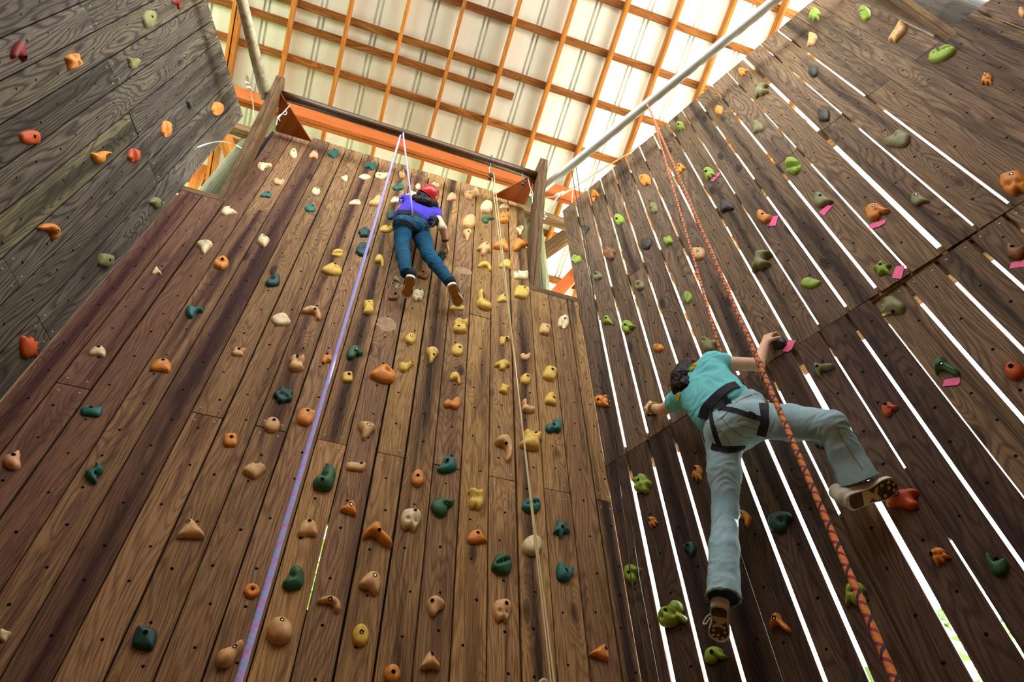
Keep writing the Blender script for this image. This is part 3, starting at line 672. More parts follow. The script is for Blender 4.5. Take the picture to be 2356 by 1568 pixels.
B_ = """674.8 352.5 18 19 round 0 c .0 .1|721 355.5 22 17 half -12 p .2 .5|768 352.5 27 18 gem 0 T 0 .4|609 382 33 18 horn 0 c -.5 .6|853 381 27 17 two -15 T - -|791.5 410 18 13 drop 170 c - -|839.6 406 28 12 leaf -5 c .1 .4|878.4 403 30 14 half 170 c .3 .4|925 399.6 14 15 sq 20 t 0 .4|641.6 417 26 15 bean -12 p 0 .6|611.8 447 24 13 half -12 T .3 .4|726.8 439.4 20 16 round 0 c .2 .4|916.5 428.8 27 14 two 20 T - -|713.6 477.5 25 17 leaf -20 T .3 .5|816.4 465 28 12 half -8 c .2 .4|863.5 461 29 21 curl 0 t - -|909 458.6 20 13 half 0 c .2 .4|527 484 37 19 drop -18 c .0 .4|961.6 428.8 12 12 round 0 c - -|1000 424 22 11 half 0 c .3 .4|900 494 20 18 sq 10 d - -|1039.6 452 22 17 half 8 p .4 .5|1085.5 445 34 24 bone 25 t -.5 -.1|1120 475 28 25 ball 0 c .2 .6|1160 473.5 22 11 half 0 c .2 .3|1160 499 24 24 saddle 10 o -.3 -.2|1122.7 505 30 14 horn 10 g - -|1079.6 509.5 30 27 ball 0 t .2 .7|1075.6 540 20 25 tri 0 t 0 .3|889 525.5 30 15 egg 0 y .4 .3|838 532.7 27 21 lump 10 d - -|835 572.5 31 28 ring 0 d .1 .2|873 600 21 27 comma 0 y - -|777 581.5 26 17 split 90 y - -|763 618 48 26 eye 0 y .3 .6|606.4 552.6 28 26 gem 100 c .3 -.2|628 643 34 27 curl 10 d - -|1018.6 584 18 20 round 0 d - -|1113.8 572 32 27 mush -10 t .2 .4|1115 611.7 33 20 cres 10 y - -|1152 562.6 37 27 bell -18 o .1 .6|1162 607 28 20 half -10 y - -|974 632 30 18 log -25 b -.2 .3|914 640 20 14 bean -20 v - -|906 680 26 19 mouth -10 b .2 .3|962 678.7 27 25 skull 0 c .2 .6|1113.8 689 35 43 boot 0 y -.2 .5|1158 685 28 18 half 0 y .2 .4|848.5 705 25 31 cup 0 y .0 .6|716 720 46 29 cres -5 t .3 .2|647 733 44 26 leaf -18 c .9 -.6|1051 706 37 13 half 0 y - -|1059 748 36 31 saddle 0 y -.3 -.4|944.7 778 26 22 egg -20 y .2 .1|1052.4 804 28 26 round 0 y .3 .1|995.4 816 28 35 tri -10 y .2 -.1|936 840.5 36 25 key 0 y .6 .6|881.6 857.7 60 39 eye 0 o -.3 .7|817 809.6 38 29 bird -25 g .0 .3|800 866 24 22 sq 0 y .2 .2|753 823.5 26 21 half 10 o .1 .6|683 833.5 36 34 saddle 0 t .0 .5|652 907.5 47 34 lump 20 d - -|1047.5 870 25 28 comma 10 y - -|1040 927 39 25 two 0 o - -|1162 784 25 19 hook 0 y .2 .3|1156 839 36 22 mush 0 y - -|1159.6 893 23 23 cup -20 y .0 .5|1196 529.4 17 18 tri 10 c -.3 .4|1199 562.6 34 26 hook -20 o .2 .5|1198.5 632 36 19 log 0 c -.5 .2|1200.5 671 36 27 sq -15 y .2 .5|1254 756 25 23 sq -10 t .3 .1|1297 739 25 28 split 10 c .2 .2|1209.4 819 24 16 bowl 0 t - -|1265.8 857.7 33 31 sq -20 y .1 .3|1209.4 871 24 23 egg -30 y .3 .3|1266.8 916.4 27 28 drop -45 y .1 .2|1216 933 31 29 boot 10 t -.2 .1|1159.5 1030.4 41 58 cres -20 t .1 .1|1221.7 1009.5 51 44 cup -15 y .2 .8|1274.6 978.4 37 29 two 20 T .0 .1|1223 1160.5 43 34 groove 0 T - -|1292.8 1215 38 41 star 20 T .0 -.1|1226 1253 45 43 egg -20 c .0 .7|1155 1296 47 45 groove 5 g - -|1300.7 1314 41 42 bowl -20 T .1 -.1|1155.7 1403 41 50 skull 0 t .3 .4|1377.8 1499.5 45 35 fin 0 o .6 .3|1249.6 1566 22 14 half 0 c - -|626.4 975.6 36 31 egg -30 t .2 .3|706 957 46 37 leaf 25 o .2 .3|844 989.6 40 38 tri -10 t .1 .4|585.5 1080 53 34 gem 5 t .2 .5|746.7 1097 53 57 curl 0 g -.3 -.5|819 1072 47 21 log -5 t .5 .3|961 1098.7 29 36 egg 90 o .2 .1|1029 1067.6 45 34 curl 20 T .1 .3|801.5 1167.5 38 31 fin 0 o .3 .2|1019 1165 54 41 bird 15 g .2 .1|1095.5 1146.6 35 47 saddle 90 y .1 .5|946.5 1194 46 47 skull -10 c .2 .6|870 1228 68 53 boom 0 o .0 .1|708.6 1213 46 37 half 0 t .1 .6|1099 1233.4 47 31 drop -25 o -.3 .3|675 1327.7 49 52 curl 15 g - -|851.7 1339 49 50 half -25 t .1 .4|580 1357 37 31 ring 0 o .0 .1|757.4 1388 54 34 cres -8 t .0 .3|1004.5 1392.7 40 44 half 40 t -.2 .5|643.6 1448.5 60 57 ball 0 t .1 .5|830 1459 37 48 egg 80 y .2 .0|989.6 1518 44 39 bell 0 t .1 .6|902.8 1548 37 42 egg 90 o .1 .0|211.3 945.4 52 24 log -8 T -.1 .3|217 1086 43 46 bone 40 T -.1 -.2|28 1057 40 41 drop 60 p .1 .1|530.4 1010.5 31 28 sq 0 o .1 .1|439 1214 64 40 fin 20 t .2 .6|333 1466 58 54 sq -15 d .0 .2|529.5 1502 64 59 pear 0 t .3 .3|11 1460 30 28 drop 15 c - -|471 567.6 37 28 tri -5 c .0 .4|509 603.4 35 27 mouth -20 o .0 .3|360 622 23 16 bell 0 c - -|447.7 716 40 27 horn 0 T .1 .5|223.8 807 39 23 half -10 c .0 .5|369.7 839.5 49 30 half -8 o .1 .5|549 808 32 19 saddle -10 t .0 .4"""
L_ = """45 118 33 48 horn -50 R .5 .1|171 141 33 38 cup 20 o .1 -.3|345 43 27 41 egg 100 v .4 .1|308 145 26 27 drop 140 v .5 -.2|407 7 18 30 comma 0 R .5 .2|70 315 43 33 leaf -35 r .0 .1|234 361 43 29 hook 15 o .5 .3|309 357 26 31 split 0 r .7 .2|441 237 20 30 log -55 k - -|501 249 23 31 split 0 o .8 .1|384 296 21 38 split 5 o .7 .1|362 466 30 26 log -40 v .2 .1|244 598 31 31 sq -10 v .1 .0|113 532 42 38 cres -10 o .5 -.1|72 797 43 53 spike -10 r .4 .3"""
R__ = """1873.5 32 26 28 ghost -10 l -.3 .5|1989.6 30.5 26 31 groove 60 l -.2 .4|1868 90 23 31 mask 30 t -.2 .5|2064 71 41 48 mask 0 t -.2 .3|1870 162.5 22 27 egg 60 k - -|2167 122 62 37 crease 0 l -.2 .2|2270.5 181 26 26 ghost 0 o -.2 .5|1752.5 208 31 32 fish 10 v -.4 .5|1744 291 24 29 drop 230 v - -|1895 263.6 26 28 sq 0 k - -|2064 318 59 37 curl 0 v - -|1823 380 34 36 split 100 l -.1 .5|1894 459 44 33 drop -5 v -.2 .3|2019 486.5 54 36 bird -5 o -.2 .4|2117 457 43 29 drop -10 v -.4 .3|1758 497 32 28 bean -30 o .0 .2|2331 420 62 52 skull 20 o .1 .4|2352 28 18 21 ball 0 t - -|1710 165 23 17 bird 10 o -.2 .2|1654 252.7 18 20 gem 30 o - -|1566 290 18 21 ghost 20 l -.2 .2|1567.6 387 19 21 bird -10 o -.3 .3|1633.6 399.6 28 28 ghost 30 l -.3 .2|1483 413.5 25 25 skull 20 o -.2 .2|1671 473.5 31 26 half 20 k - -|1504 477.5 17 24 egg 70 v -.2 .3|1424 504 21 24 groove 60 l -.2 .2|1369 450 17 27 comma 60 o -.2 .1|1347 527 17 19 tri 0 k .1 .4|1401.8 581 28 27 cup -20 b .0 .3|1486 560 25 25 leaf 40 k - -|1536 551.6 20 21 bean 30 l - -|1605.7 582.5 28 27 leaf 50 t .1 -.1|1325.5 595 21 19 lump 30 l .0 .2|1375 633 19 18 mouth -10 v -.4 .2|1471.4 655.4 22 22 mouth 10 v -.3 .0|1582.5 683 18 27 split 160 l -.1 .2|1397.5 735 21 19 bell 0 l .0 .2|1446 751.6 31 29 bird -10 l -.2 .1|1514.5 799 23 18 egg 0 o .2 .3|1632 793 39 36 bull 0 v -.5 .4|1385.8 920 35 26 ghost 100 o .0 .3|1752.5 600.7 46 47 fish 0 v -.5 .3|1865 649.5 46 23 leaf 20 l - -|2029 616 42 34 star 0 l .0 .2|2054 702 55 41 drop 225 v .2 .5|2336 578.5 43 37 bean -10 b -.2 .4|2178.6 840.5 58 41 boom 20 g -.1 .2|2333 852 43 38 ball 0 r -.1 .2|1896 851 47 32 boom 60 v -.2 .4|1787 786 41 34 gem -20 k - -|2048 941 39 32 bird 0 r -.4 .5|2076 1146.6 74 48 cow 0 r -.2 .2|1795 1200 54 48 curl 200 d -.1 .1|2163 1280 47 42 ghost 40 o -.5 .5|2294 1297.5 50 52 comma 200 g .1 -.1|1969 1365 49 54 ghost 10 l -.2 .1|1794 1431 45 43 boom 10 o -.2 .4|1885 1016 22 30 drop 200 k - -|1476 1111 40 44 lump 0 l -.1 .2|1603 1086 23 34 ghost -5 o -.2 .4|1502 1201 25 27 ghost 40 o -.3 .4|1586 1262 28 33 half -40 d -.2 .1|1711 1192 30 37 comma -20 o -.3 .4|1455 1319 39 43 bird 10 l -.2 .0|1546 1410 61 60 frog 0 l -.3 .1|1646 1505 50 39 bird -25 l -.2 .2|1497 946 26 18 half 0 k - -"""
NOTES = {('b', 1018.6): 'in the reaching hand of the red-helmeted climber', ('b', 1051): "under the red-helmeted climber's right sneaker",
         ('b', 914): "behind the laces of the red-helmeted climber's left sneaker", ('b', 900): "at the red-helmeted climber's left hip",
         ('b', 961.6): 'just left of the red helmet', ('b', 1000): 'partly hidden behind the red helmet',
         ('r', 1787): 'gripped by the right hand of the climber in turquoise', ('r', 1497): 'under the left fist of the climber in turquoise',
         ('r', 2076): "under the right toe of the climber in turquoise", ('r', 1646): "just below the left shoe of the climber in turquoise"}
for wk, txt in (('b', B_), ('l', L_), ('r', R__)):
    for ln in txt.split('|'):
        f = ln.split(); x, y, w_, h_ = map(float, f[:4]); cls = f[4]; rot = float(f[5]); col = f[6]
        bx, by = (None, None) if f[7] == '-' else (float(f[7]), float(f[8]))
        kw = {}
        if wk == 'r' and RW.uv(RW.hit(x, y))[0] < -.02 and RW.uv(RW.hit(x, y))[1] < 3.45: kw['W_'] = RP
        hold(wk, x, y, w_, h_, cls, rot, col, bx if bx is not None else 0, by if by is not None else 0, note=NOTES.get((wk, x)), **kw)
        if bx is None:
            for c_ in list(HOLD_LIST[wk][-1][0].children):
                for g_ in list(c_.children): bpy.data.objects.remove(g_)
                bpy.data.objects.remove(c_)
ORD = 'first second third fourth fifth sixth seventh eighth ninth tenth eleventh twelfth thirteenth fourteenth fifteenth sixteenth seventeenth eighteenth nineteenth twentieth twenty-first twenty-second twenty-third'.split()
SEAMS = {'b': sorted(SB, reverse=True), 'l': sorted(SL, reverse=True), 'r': SRL + SRP[1:]}
WN = {'b': ('back wall', 'right corner'), 'l': ('left wall', 'back corner'), 'r': ('right wall', 'back corner')}
for wk, L in HOLD_LIST.items():
    S_ = SEAMS[wk]; by_p = {}
    for e in L:
        k = max(0, sum(1 for s in S_ if s > e[1]) - 1); by_p.setdefault(k, []).append(e)
    for k, es in by_p.items():
        es.sort(key=lambda e: -e[2])
        for i, e in enumerate(es):
            ob, u, v, cn, word, note = e
            if note: lab = '%s %s hold %s' % (cn, word, note)
            else:
                pos = 'only hold' if len(es) == 1 else ('topmost' if i == 0 else ('lowest' if i == len(es) - 1 else ORD[i] + ' from top'))
                lab = "%s %s hold, %s on %s's %s plank from %s" % (cn, word, pos, WN[wk][0], ORD[k], WN[wk][1])
            tag(ob, lab, 'climbing hold', 'climbing holds on the ' + WN[wk][0])

# ------------------------------------------------------------------ strips of pink tape under some holds
M_TAPE = plain('pink_tape', 'FF5A90', .5, 0, .4, .15, 60.)
TAPES = [((1634,415),(1637,411),(1655,395),(1656,402),(1641,417), 'short pink tape strip under the topmost lime hold it marks'),
 ((1769,519),(1778,497),(1791,495),(1784,519), 'pink tape strip right of an orange comma-shaped hold'),
 ((1884,488),(1904,471),(1915,473),(1896,496), 'pink tape strip below a pitted olive hold, crossing a bright gap'),
 ((1999,527),(2002,515),(2038,504),(2036,513),(2022,521), 'pink tape strip under the orange beaked hold'),
 ((2052,639),(2061,612),(2082,610),(2073,641), 'pink tape strip beside the lime star-shaped hold'),
 ((1800,807),(1816,780),(1831,783),(1821,803),(1813,809), 'pink tape strip by the hold gripped in the right hand'),
 ((2322,617),(2327,603),(2362,596),(2362,612), 'pink tape strip at the right edge under the brown hold'),
 ((2169,888),(2172,873),(2208,867),(2209,879),(2203,885), 'pink tape strip under the green boomerang-shaped hold')]
for t_ in TAPES:
    lab = t_[-1]; P = [q for q in t_[:-1]]
    cx = sum(q[0] for q in P) / len(P); cy = sum(q[1] for q in P) / len(P)
    wall = RP if (RW.uv(RW.hit(cx, cy))[0] < -.02 and RW.uv(RW.hit(cx, cy))[1] < 3.45) else RW
    A_ = [wall.hit(x, y, .0035) for x, y in P]; B2 = [p + wall.n * .0006 for p in A_]; n = len(P)
    c = sum(A_, Vector()) / n
    if (A_[1] - A_[0]).cross(A_[2] - A_[1]).dot(wall.n) > 0: A_, B2 = A_[::-1], B2[::-1]
    V = [p - c for p in A_ + B2]
    o = mesh_obj('tape_strip', V, [tuple(range(n)), tuple(range(2*n-1, n-1, -1))] + [(i, n + i, n + (i+1) % n, (i+1) % n) for i in range(n)], M_TAPE, None, Matrix.Translation(c))
    tag(o, lab, 'tape', 'pink tape strips on the right wall')
# ------------------------------------------------------------------ ropes, cords, cable and pulleys
def lerp(a, b, t): return a + (b - a) * t
def hang(a, b, sag, n=24):
    return [lerp(a, b, i / n) - Vector((0, 0, sag * 4 * (i / n) * (1 - i / n))) for i in range(n + 1)]
def to_floor(a, b):
    t = (a.z - .03) / (a.z - b.z); return a + (b - a) * t
def foot(L):
    e = L[0]; return [Vector((e.x - .05, e.y + .1, .035)), Vector((e.x, e.y + .01, e.z * .45)), e - (L[1] - e) * .6] + L
def at(x, y, dist): return ray(x, y) * dist + Vector((0, 0, HC))
pr = empty('climbing_rope', BK.hit(926, 302, .40)); tag(pr, 'purple and blue climbing rope running from brown pipe to bottom left', 'rope')
top = BK.hit(925, 300, .345)
tube('rope_strand', foot(hang(at(512, 1690, 1.75), top, .06, 60)), .0092, M_PURPLE, pr, 10)
tube('rope_strand', [top, top + Vector((0, 0, .0)) + (BK.hit(928, 312, .455) - top) * .5 + Vector((0, 0, .06)), BK.hit(928, 314, .455), BK.hit(936, 378, .42), BK.hit(945, 450, .40), BK.hit(949, 500, .30)], .0085, M_PURPLE, pr, 10)
orr = empty('climbing_rope', RW.hit(1490, 250, .40)); tag(orr, 'orange climbing rope with dark flecks from galvanised pipe to lower right', 'rope')
top = RW.hit(1487, 238, .35)
tube('rope_strand', foot(hang(at(2118, 1700, 1.75), RW.hit(1493, 248, .46), .05, 70)), .0092, M_ORANGE, orr, 10)
tube('rope_strand', [RW.hit(1493, 248, .46), RW.hit(1485, 234, .40), top] + [lerp(RW.hit(1500, 262, .36), RW.hit(1655, 800, .30), i / 12) for i in range(13)] + [RW.hit(1676, 862, .22), RW.hit(1702, 930, .17)], .0085, M_ORANGE, orr, 10)
kn = spline([RW.hit(1664, 845, .24), RW.hit(1676, 850, .26), RW.hit(1670, 862, .27), RW.hit(1682, 858, .24), RW.hit(1674, 872, .22), RW.hit(1686, 882, .24)], 5)
tube('knot', kn, .012, M_ORANGE, orr, 8)
cr = empty('hauling_cord', BK.hit(1133, 372, .40)); tag(cr, 'thin cream cord doubled through a small black pulley on brown pipe', 'cord')
b0, b1 = BK.hit(1262, 1480, .75), BK.hit(1275, 1568, .80)
d0 = (b1 - b0).normalized()
tube('cord_strand', hang(BK.hit(1131, 404, .42), to_floor(BK.hit(1131, 404, .42), BK.hit(1275, 1568, .62)), .02, 40), .0042, M_CORD, cr, 6)
tube('cord_strand', hang(BK.hit(1136, 398, .44), to_floor(BK.hit(1136, 398, .44), BK.hit(1260, 1500, .62)), .02, 40), .0042, M_CORD, cr, 6)
tube('cord_strand', [BK.hit(1126, 384, .42), BK.hit(1127, 404, .42)], .0042, M_CORD, cr, 6)
def pulley(x, y, s, label):
    o = empty('pulley', BK.hit(x, y, .42)); tag(o, label, 'pulley', 'pulleys hung from the brown pipe')
    c = BK.hit(x, y, .42); m = MB()
    for k in (-1, 1):
        cc = c + BK.n * (.018 * k); ring = [cc + (BK.t * cos(a) * .7 + Z * sin(a)) * s for a in [2*pi*i/14 for i in range(14)]]
        m.add([p - BK.n * .004 for p in ring] + [p + BK.n * .004 for p in ring], [tuple(range(14)), tuple(range(27, 13, -1))] + [(i, (i+1) % 14, 14 + (i+1) % 14, 14 + i) for i in range(14)])
    m.obj('side_plates', M_BLKMETAL, o)
    w_ = MB(); ring = [c + (BK.t * cos(a) + Z * sin(a)) * s * .5 for a in [2*pi*i/12 for i in range(12)]]
    w_.add([p - BK.n * .013 for p in ring] + [p + BK.n * .013 for p in ring], [tuple(range(12)), tuple(range(23, 11, -1))] + [(i, (i+1) % 12, 12 + (i+1) % 12, 12 + i) for i in range(12)])
    w_.obj('sheave', M_STEEL, o)
    pc = BK.uv(c)[0]; cc = BK.pt(pc, 7.25, .40)
    loop = [cc + BK.n * (.058 * cos(a)) + Z * (.058 * sin(a)) for a in [2*pi*i/16 for i in range(17)]]
    tube('sling', loop, .007, M_GREENSLING, o, 6)
    tube('sling', [cc - Z * .058, c + Z * s * .9], .006, M_GREENSLING, o, 6)
pulley(1129, 406, .04, 'black pulley with white edge carrying the cream cord')
pulley(1205, 420, .03, 'smaller black pulley close to the right post')
st = empty('twine', BK.hit(1214, 412, .40)); tag(st, 'loose pale twine dangling from the right plywood gusset', 'string')
tube('strand', spline([BK.hit(x, y, .38) for x, y in ((1216, 412), (1218, 425), (1222, 436), (1220, 447), (1225, 458), (1224, 468))]), .004, M_TWINE, st, 6)
tube('strand', spline([BK.hit(x, y, .38) for x, y in ((1223, 437), (1226, 446), (1224, 462))]), .0035, M_TWINE, st, 6)
st = empty('twine', BK.hit(660, 250, .42)); tag(st, 'knotted pale twine tied across the left plywood gusset', 'string')
tube('strand', spline([BK.hit(x, y, .47) for x, y in ((666, 243), (655, 256), (645, 266), (641, 272), (644, 278))]), .005, M_TWINE, st, 6)
tube('strand', spline([BK.hit(x, y, .47) for x, y in ((655, 255), (660, 258), (656, 264), (649, 262), (640, 268), (637, 280), (636, 288))]), .004, M_TWINE, st, 6)
cb = empty('cable', BK.hit(572, 200, -.05)); tag(cb, 'thin steel cable with clamps slanting down the left corner', 'cable')
tube('strand', [BK.hit(497, -12, -.02), BK.hit(527, 75, -.03), BK.hit(568, 176, -.06)], .007, M_CABLE, cb, 6)
tube('strand', [BK.hit(575, 202, -.06), BK.hit(582, 232, -.07), BK.hit(585, 280, -.08)], .007, M_CABLE, cb, 6)
tube('strand', [BK.hit(568, 176, -.06), BK.hit(575, 202, -.06)], .013, M_CABLE, cb, 8)
for x, y in ((570, 190), (575, 201)):
    tube('clamp', [BK.hit(x - 5, y, -.04), BK.hit(x + 3, y + 3, -.04)], .02, M_STEEL, cb, 8)
cb = empty('cable', BK.hit(1290, 447, .1)); tag(cb, 'steel cable with clamps running up behind the right wall top', 'cable')
tube('strand', [BK.hit(1248, 456, .1), BK.hit(1285, 450, .1), BK.hit(1320, 432, .1), RW.hit(1400, 380, -.12), RW.hit(1480, 331, -.12), RW.hit(1560, 275, -.12)], .0075, M_CABLE, cb, 6)
tube('strand', [BK.hit(1285, 450, .1), BK.hit(1320, 432, .1)], .014, M_CABLE, cb, 8)
tube('strand', [BK.hit(1283, 452, .1), BK.hit(1260, 486, -.05)], .009, M_STEEL, cb, 6)
for x, y in ((1283, 449), (1293, 445)):
    tube('clamp', [BK.hit(x - 3, y + 2, .13), BK.hit(x + 3, y - 3, .13)], .022, M_STEEL, cb, 8)
tube('tie', spline([BK.hit(x, y, .1) for x, y in ((1318, 434), (1317, 446), (1316, 458), (1316, 470))]), .0045, M_TWINE, cb, 6)
dk = empty('dark_cord', RW.hit(1313, 375, .36)); tag(dk, 'doubled thin dark cord hanging from galvanised pipe near the back corner', 'cord')
tube('strand', hang(RW.hit(1312, 374, .36), RW.hit(1430, 1042, .10), .0, 20) + [RW.hit(1470, 1330, .08), Vector((RW.hit(1470, 1330, .08).x, RW.hit(1470, 1330, .08).y, .03))], .0042, M_DKCORD, dk, 6)
tube('strand', hang(RW.hit(1323, 366, .36), RW.hit(1417, 1042, .10), .0, 20) + [RW.hit(1452, 1330, .08), Vector((RW.hit(1452, 1330, .08).x, RW.hit(1452, 1330, .08).y, .03))], .0042, M_DKCORD, dk, 6)
wr = empty('bent_wire', LW.hit(444, 343, .0)); tag(wr, 'bent grey wire arching over the gap at the left corner', 'wire')
tube('rod', spline([LW.hit(443, 344, .0), LW.hit(458, 337, .05), LW.hit(485, 328, .10), LW.hit(512, 325, .08), LW.hit(538, 331, -.05), BK.hit(563, 345, -.12)], 6), .006, M_STEEL, wr, 6)
# ------------------------------------------------------------------ people: continuous surfaces grown from joints
class Flesh:
    """smooth union of tapered capsules and ellipsoids, meshed as one closed surface"""
    def __init__(s): s.p = []
    def cone(s, a, b, ra, rb, k=.02): s.p.append((np.array(a), np.array(b), ra, rb, k)); return s
    def chain(s, pts, rs, k=.02):
        for i in range(len(pts) - 1): s.cone(pts[i], pts[i+1], rs[i], rs[i+1], k)
        return s
    def ball(s, c, r, k=.02): return s.cone(c, Vector(c) + Vector((0, 0, 1e-4)), r, r, k)
    def ell(s, c, axes, k=.02): s.p.append((np.array(c), [np.array(a) for a in axes], None, None, k)); return s   # axes: three scaled half-axes
    def mesh(s, h, wob=0.0, freq=9.0, smooth=2):
        lo = np.full(3, 1e9); hi = -lo
        for a, b, ra, rb, k in s.p:
            if ra is None:
                e = np.sqrt(sum(x * x for x in b)); lo = np.minimum(lo, a - e); hi = np.maximum(hi, a + e)
            else:
                for c, r in ((a, ra), (b, rb)): lo = np.minimum(lo, c - r); hi = np.maximum(hi, c + r)
        lo -= .04; hi += .04; n = np.ceil((hi - lo) / h).astype(int) + 1
        f = np.full(n, .2, np.float32)
        ax = [lo[i] + h * np.arange(n[i]) for i in range(3)]
        for a, b, ra, rb, k in s.p:
            if ra is None:
                e = np.sqrt(sum(x * x for x in b)); l, u = a - e, a + e
            else: l, u = np.minimum(a - ra, b - rb), np.maximum(a + ra, b + rb)
            i0 = np.maximum(((l - .05 - lo) / h).astype(int), 0); i1 = np.minimum(((u + .05 - lo) / h).astype(int) + 2, n)
            X, Y, Z_ = np.meshgrid(*[ax[i][i0[i]:i1[i]] for i in range(3)], indexing='ij')
            P = np.stack([X, Y, Z_], -1)
            if ra is None:
                L_ = [np.linalg.norm(x) for x in b]; q = P - a
                w = np.stack([(q @ (x / l_)) / l_ for x, l_ in zip(b, L_)], -1); r = np.linalg.norm(w, axis=-1)
                g = np.linalg.norm(np.stack([(q @ (x / l_)) / (l_ * l_) for x, l_ in zip(b, L_)], -1), axis=-1) + 1e-6
                d = r * (r - 1) / g
            else:
                ab = b - a; t = np.clip(((P - a) @ ab) / (ab @ ab + 1e-12), 0, 1)
                d = np.linalg.norm(P - a - t[..., None] * ab, axis=-1) - (ra + (rb - ra) * t)
            sl = tuple(slice(i0[i], i1[i]) for i in range(3)); o = f[sl]
            hh = np.maximum(k - np.abs(o - d), 0) / k
            f[sl] = np.minimum(o, d) - hh * hh * k * .25
        return nets(f, lo, h)
def nets(f, lo, h):
    n = f.shape; s = f < 0
    c = [s[i:n[0]-1+i, j:n[1]-1+j, k:n[2]-1+k] for i in (0, 1) for j in (0, 1) for k in (0, 1)]
    cnt = sum(x.astype(np.int8) for x in c); act = (cnt > 0) & (cnt < 8)
    I = np.argwhere(act); idx = np.full(act.shape, -1, np.int64); idx[act] = np.arange(len(I))
    acc = np.zeros((len(I), 3)); num = np.zeros(len(I))
    cor = [(i, j, k) for i in (0, 1) for j in (0, 1) for k in (0, 1)]
    val = {q: f[I[:, 0] + q[0], I[:, 1] + q[1], I[:, 2] + q[2]].astype(float) for q in cor}
    for a in cor:
        for d in range(3):
            if a[d] == 0:
                b = list(a); b[d] = 1; b = tuple(b); va, vb = val[a], val[b]; m = (va < 0) != (vb < 0)
                t = np.where(m, va / np.where(m, va - vb, 1), 0); p = np.array(a, float)[None] + t[:, None] * (np.array(b) - np.array(a))[None]
                acc[m] += p[m]; num[m] += 1
    V = (I + acc / num[:, None]) * h + lo
    F = []
    for d in range(3):
        e1, e2 = [(1, 2), (2, 0), (0, 1)][d]
        A = [slice(None)] * 3; B = [slice(None)] * 3; A[d] = slice(0, -1); B[d] = slice(1, None)
        s0, s1 = s[tuple(A)], s[tuple(B)]; E = np.argwhere(s0 != s1)
        E = E[(E[:, e1] > 0) & (E[:, e2] > 0)]; E = E[(E[:, e1] < n[e1] - 1) & (E[:, e2] < n[e2] - 1)]
        def g(o1, o2):
            q = E.copy(); q[:, e1] -= o1; q[:, e2] -= o2; return idx[q[:, 0], q[:, 1], q[:, 2]]
        q = np.stack([g(1, 1), g(0, 1), g(0, 0), g(1, 0)], 1)
        fl = ~s0[E[:, 0], E[:, 1], E[:, 2]]; q[fl] = q[fl][:, ::-1]
        F.append(q)
    return V, np.concatenate(F)
def flesh_obj(name, fl, h, mat, parent, fold=0., ffreq=14., seed=0, cuts=()):
    from mathutils import noise
    V, F = fl.mesh(h)
    me = bpy.data.meshes.new(name); me.from_pydata(V.tolist(), [], F.tolist()); me.materials.append(mat)
    bm = bmesh.new(); bm.from_mesh(me)
    for _ in range(2): bmesh.ops.smooth_vert(bm, verts=bm.verts, factor=.5, use_axis_x=True, use_axis_y=True, use_axis_z=True)
    if fold:
        bm.normal_update()
        for v in bm.verts:
            p = v.co * ffreq; q = Vector((p.x, p.y, p.z * 1.7 + 3 * noise.noise(v.co * 5))) + Vector((seed, 0, 0))
            v.co += v.normal * fold * (1 - 2.2 * abs(noise.noise(q)))
    for co, no, rad in cuts:                 # cut the open end of a sleeve or trouser leg
        gv = [v for v in bm.verts if (v.co - co).length < rad]; gs = set(gv)
        ge = [e for e in bm.edges if e.verts[0] in gs and e.verts[1] in gs]; gf = [f for f in bm.faces if all(v in gs for v in f.verts)]
        r = bmesh.ops.bisect_plane(bm, geom=gv + ge + gf, plane_co=co, plane_no=no, clear_outer=True)
        ed = [e for e in bm.edges if e.is_boundary]; bmesh.ops.holes_fill(bm, edges=ed, sides=0)
    bm.to_mesh(me); bm.free(); me.polygons.foreach_set('use_smooth', [True] * len(me.polygons)); me.update()
    o = bpy.data.objects.new(name, me); link(o, parent); return o
from mathutils.bvhtree import BVHTree
def bvh_of(objs):
    V, F = [], []
    for o in objs:
        b = len(V); V += [o.matrix_world @ v.co for v in o.data.vertices]; F += [tuple(i + b for i in p.vertices) for p in o.data.polygons]
    return BVHTree.FromPolygons(V, F)
EYE = Vector((0, 0, HC))
def drape(bvh, px, step=5.0, lift=.003):
    out = []; pts = []
    for (x0, y0), (x1, y1) in zip(px, px[1:]):
        k = max(1, int(math.hypot(x1 - x0, y1 - y0) / step))
        pts += [(x0 + (x1-x0)*i/k, y0 + (y1-y0)*i/k) for i in range(k)]
    for x, y in pts + [px[-1]]:
        p, nrm, _, _ = bvh.ray_cast(EYE, ray(x, y))
        if p is not None: out.append((p + nrm * lift, nrm))
    return out
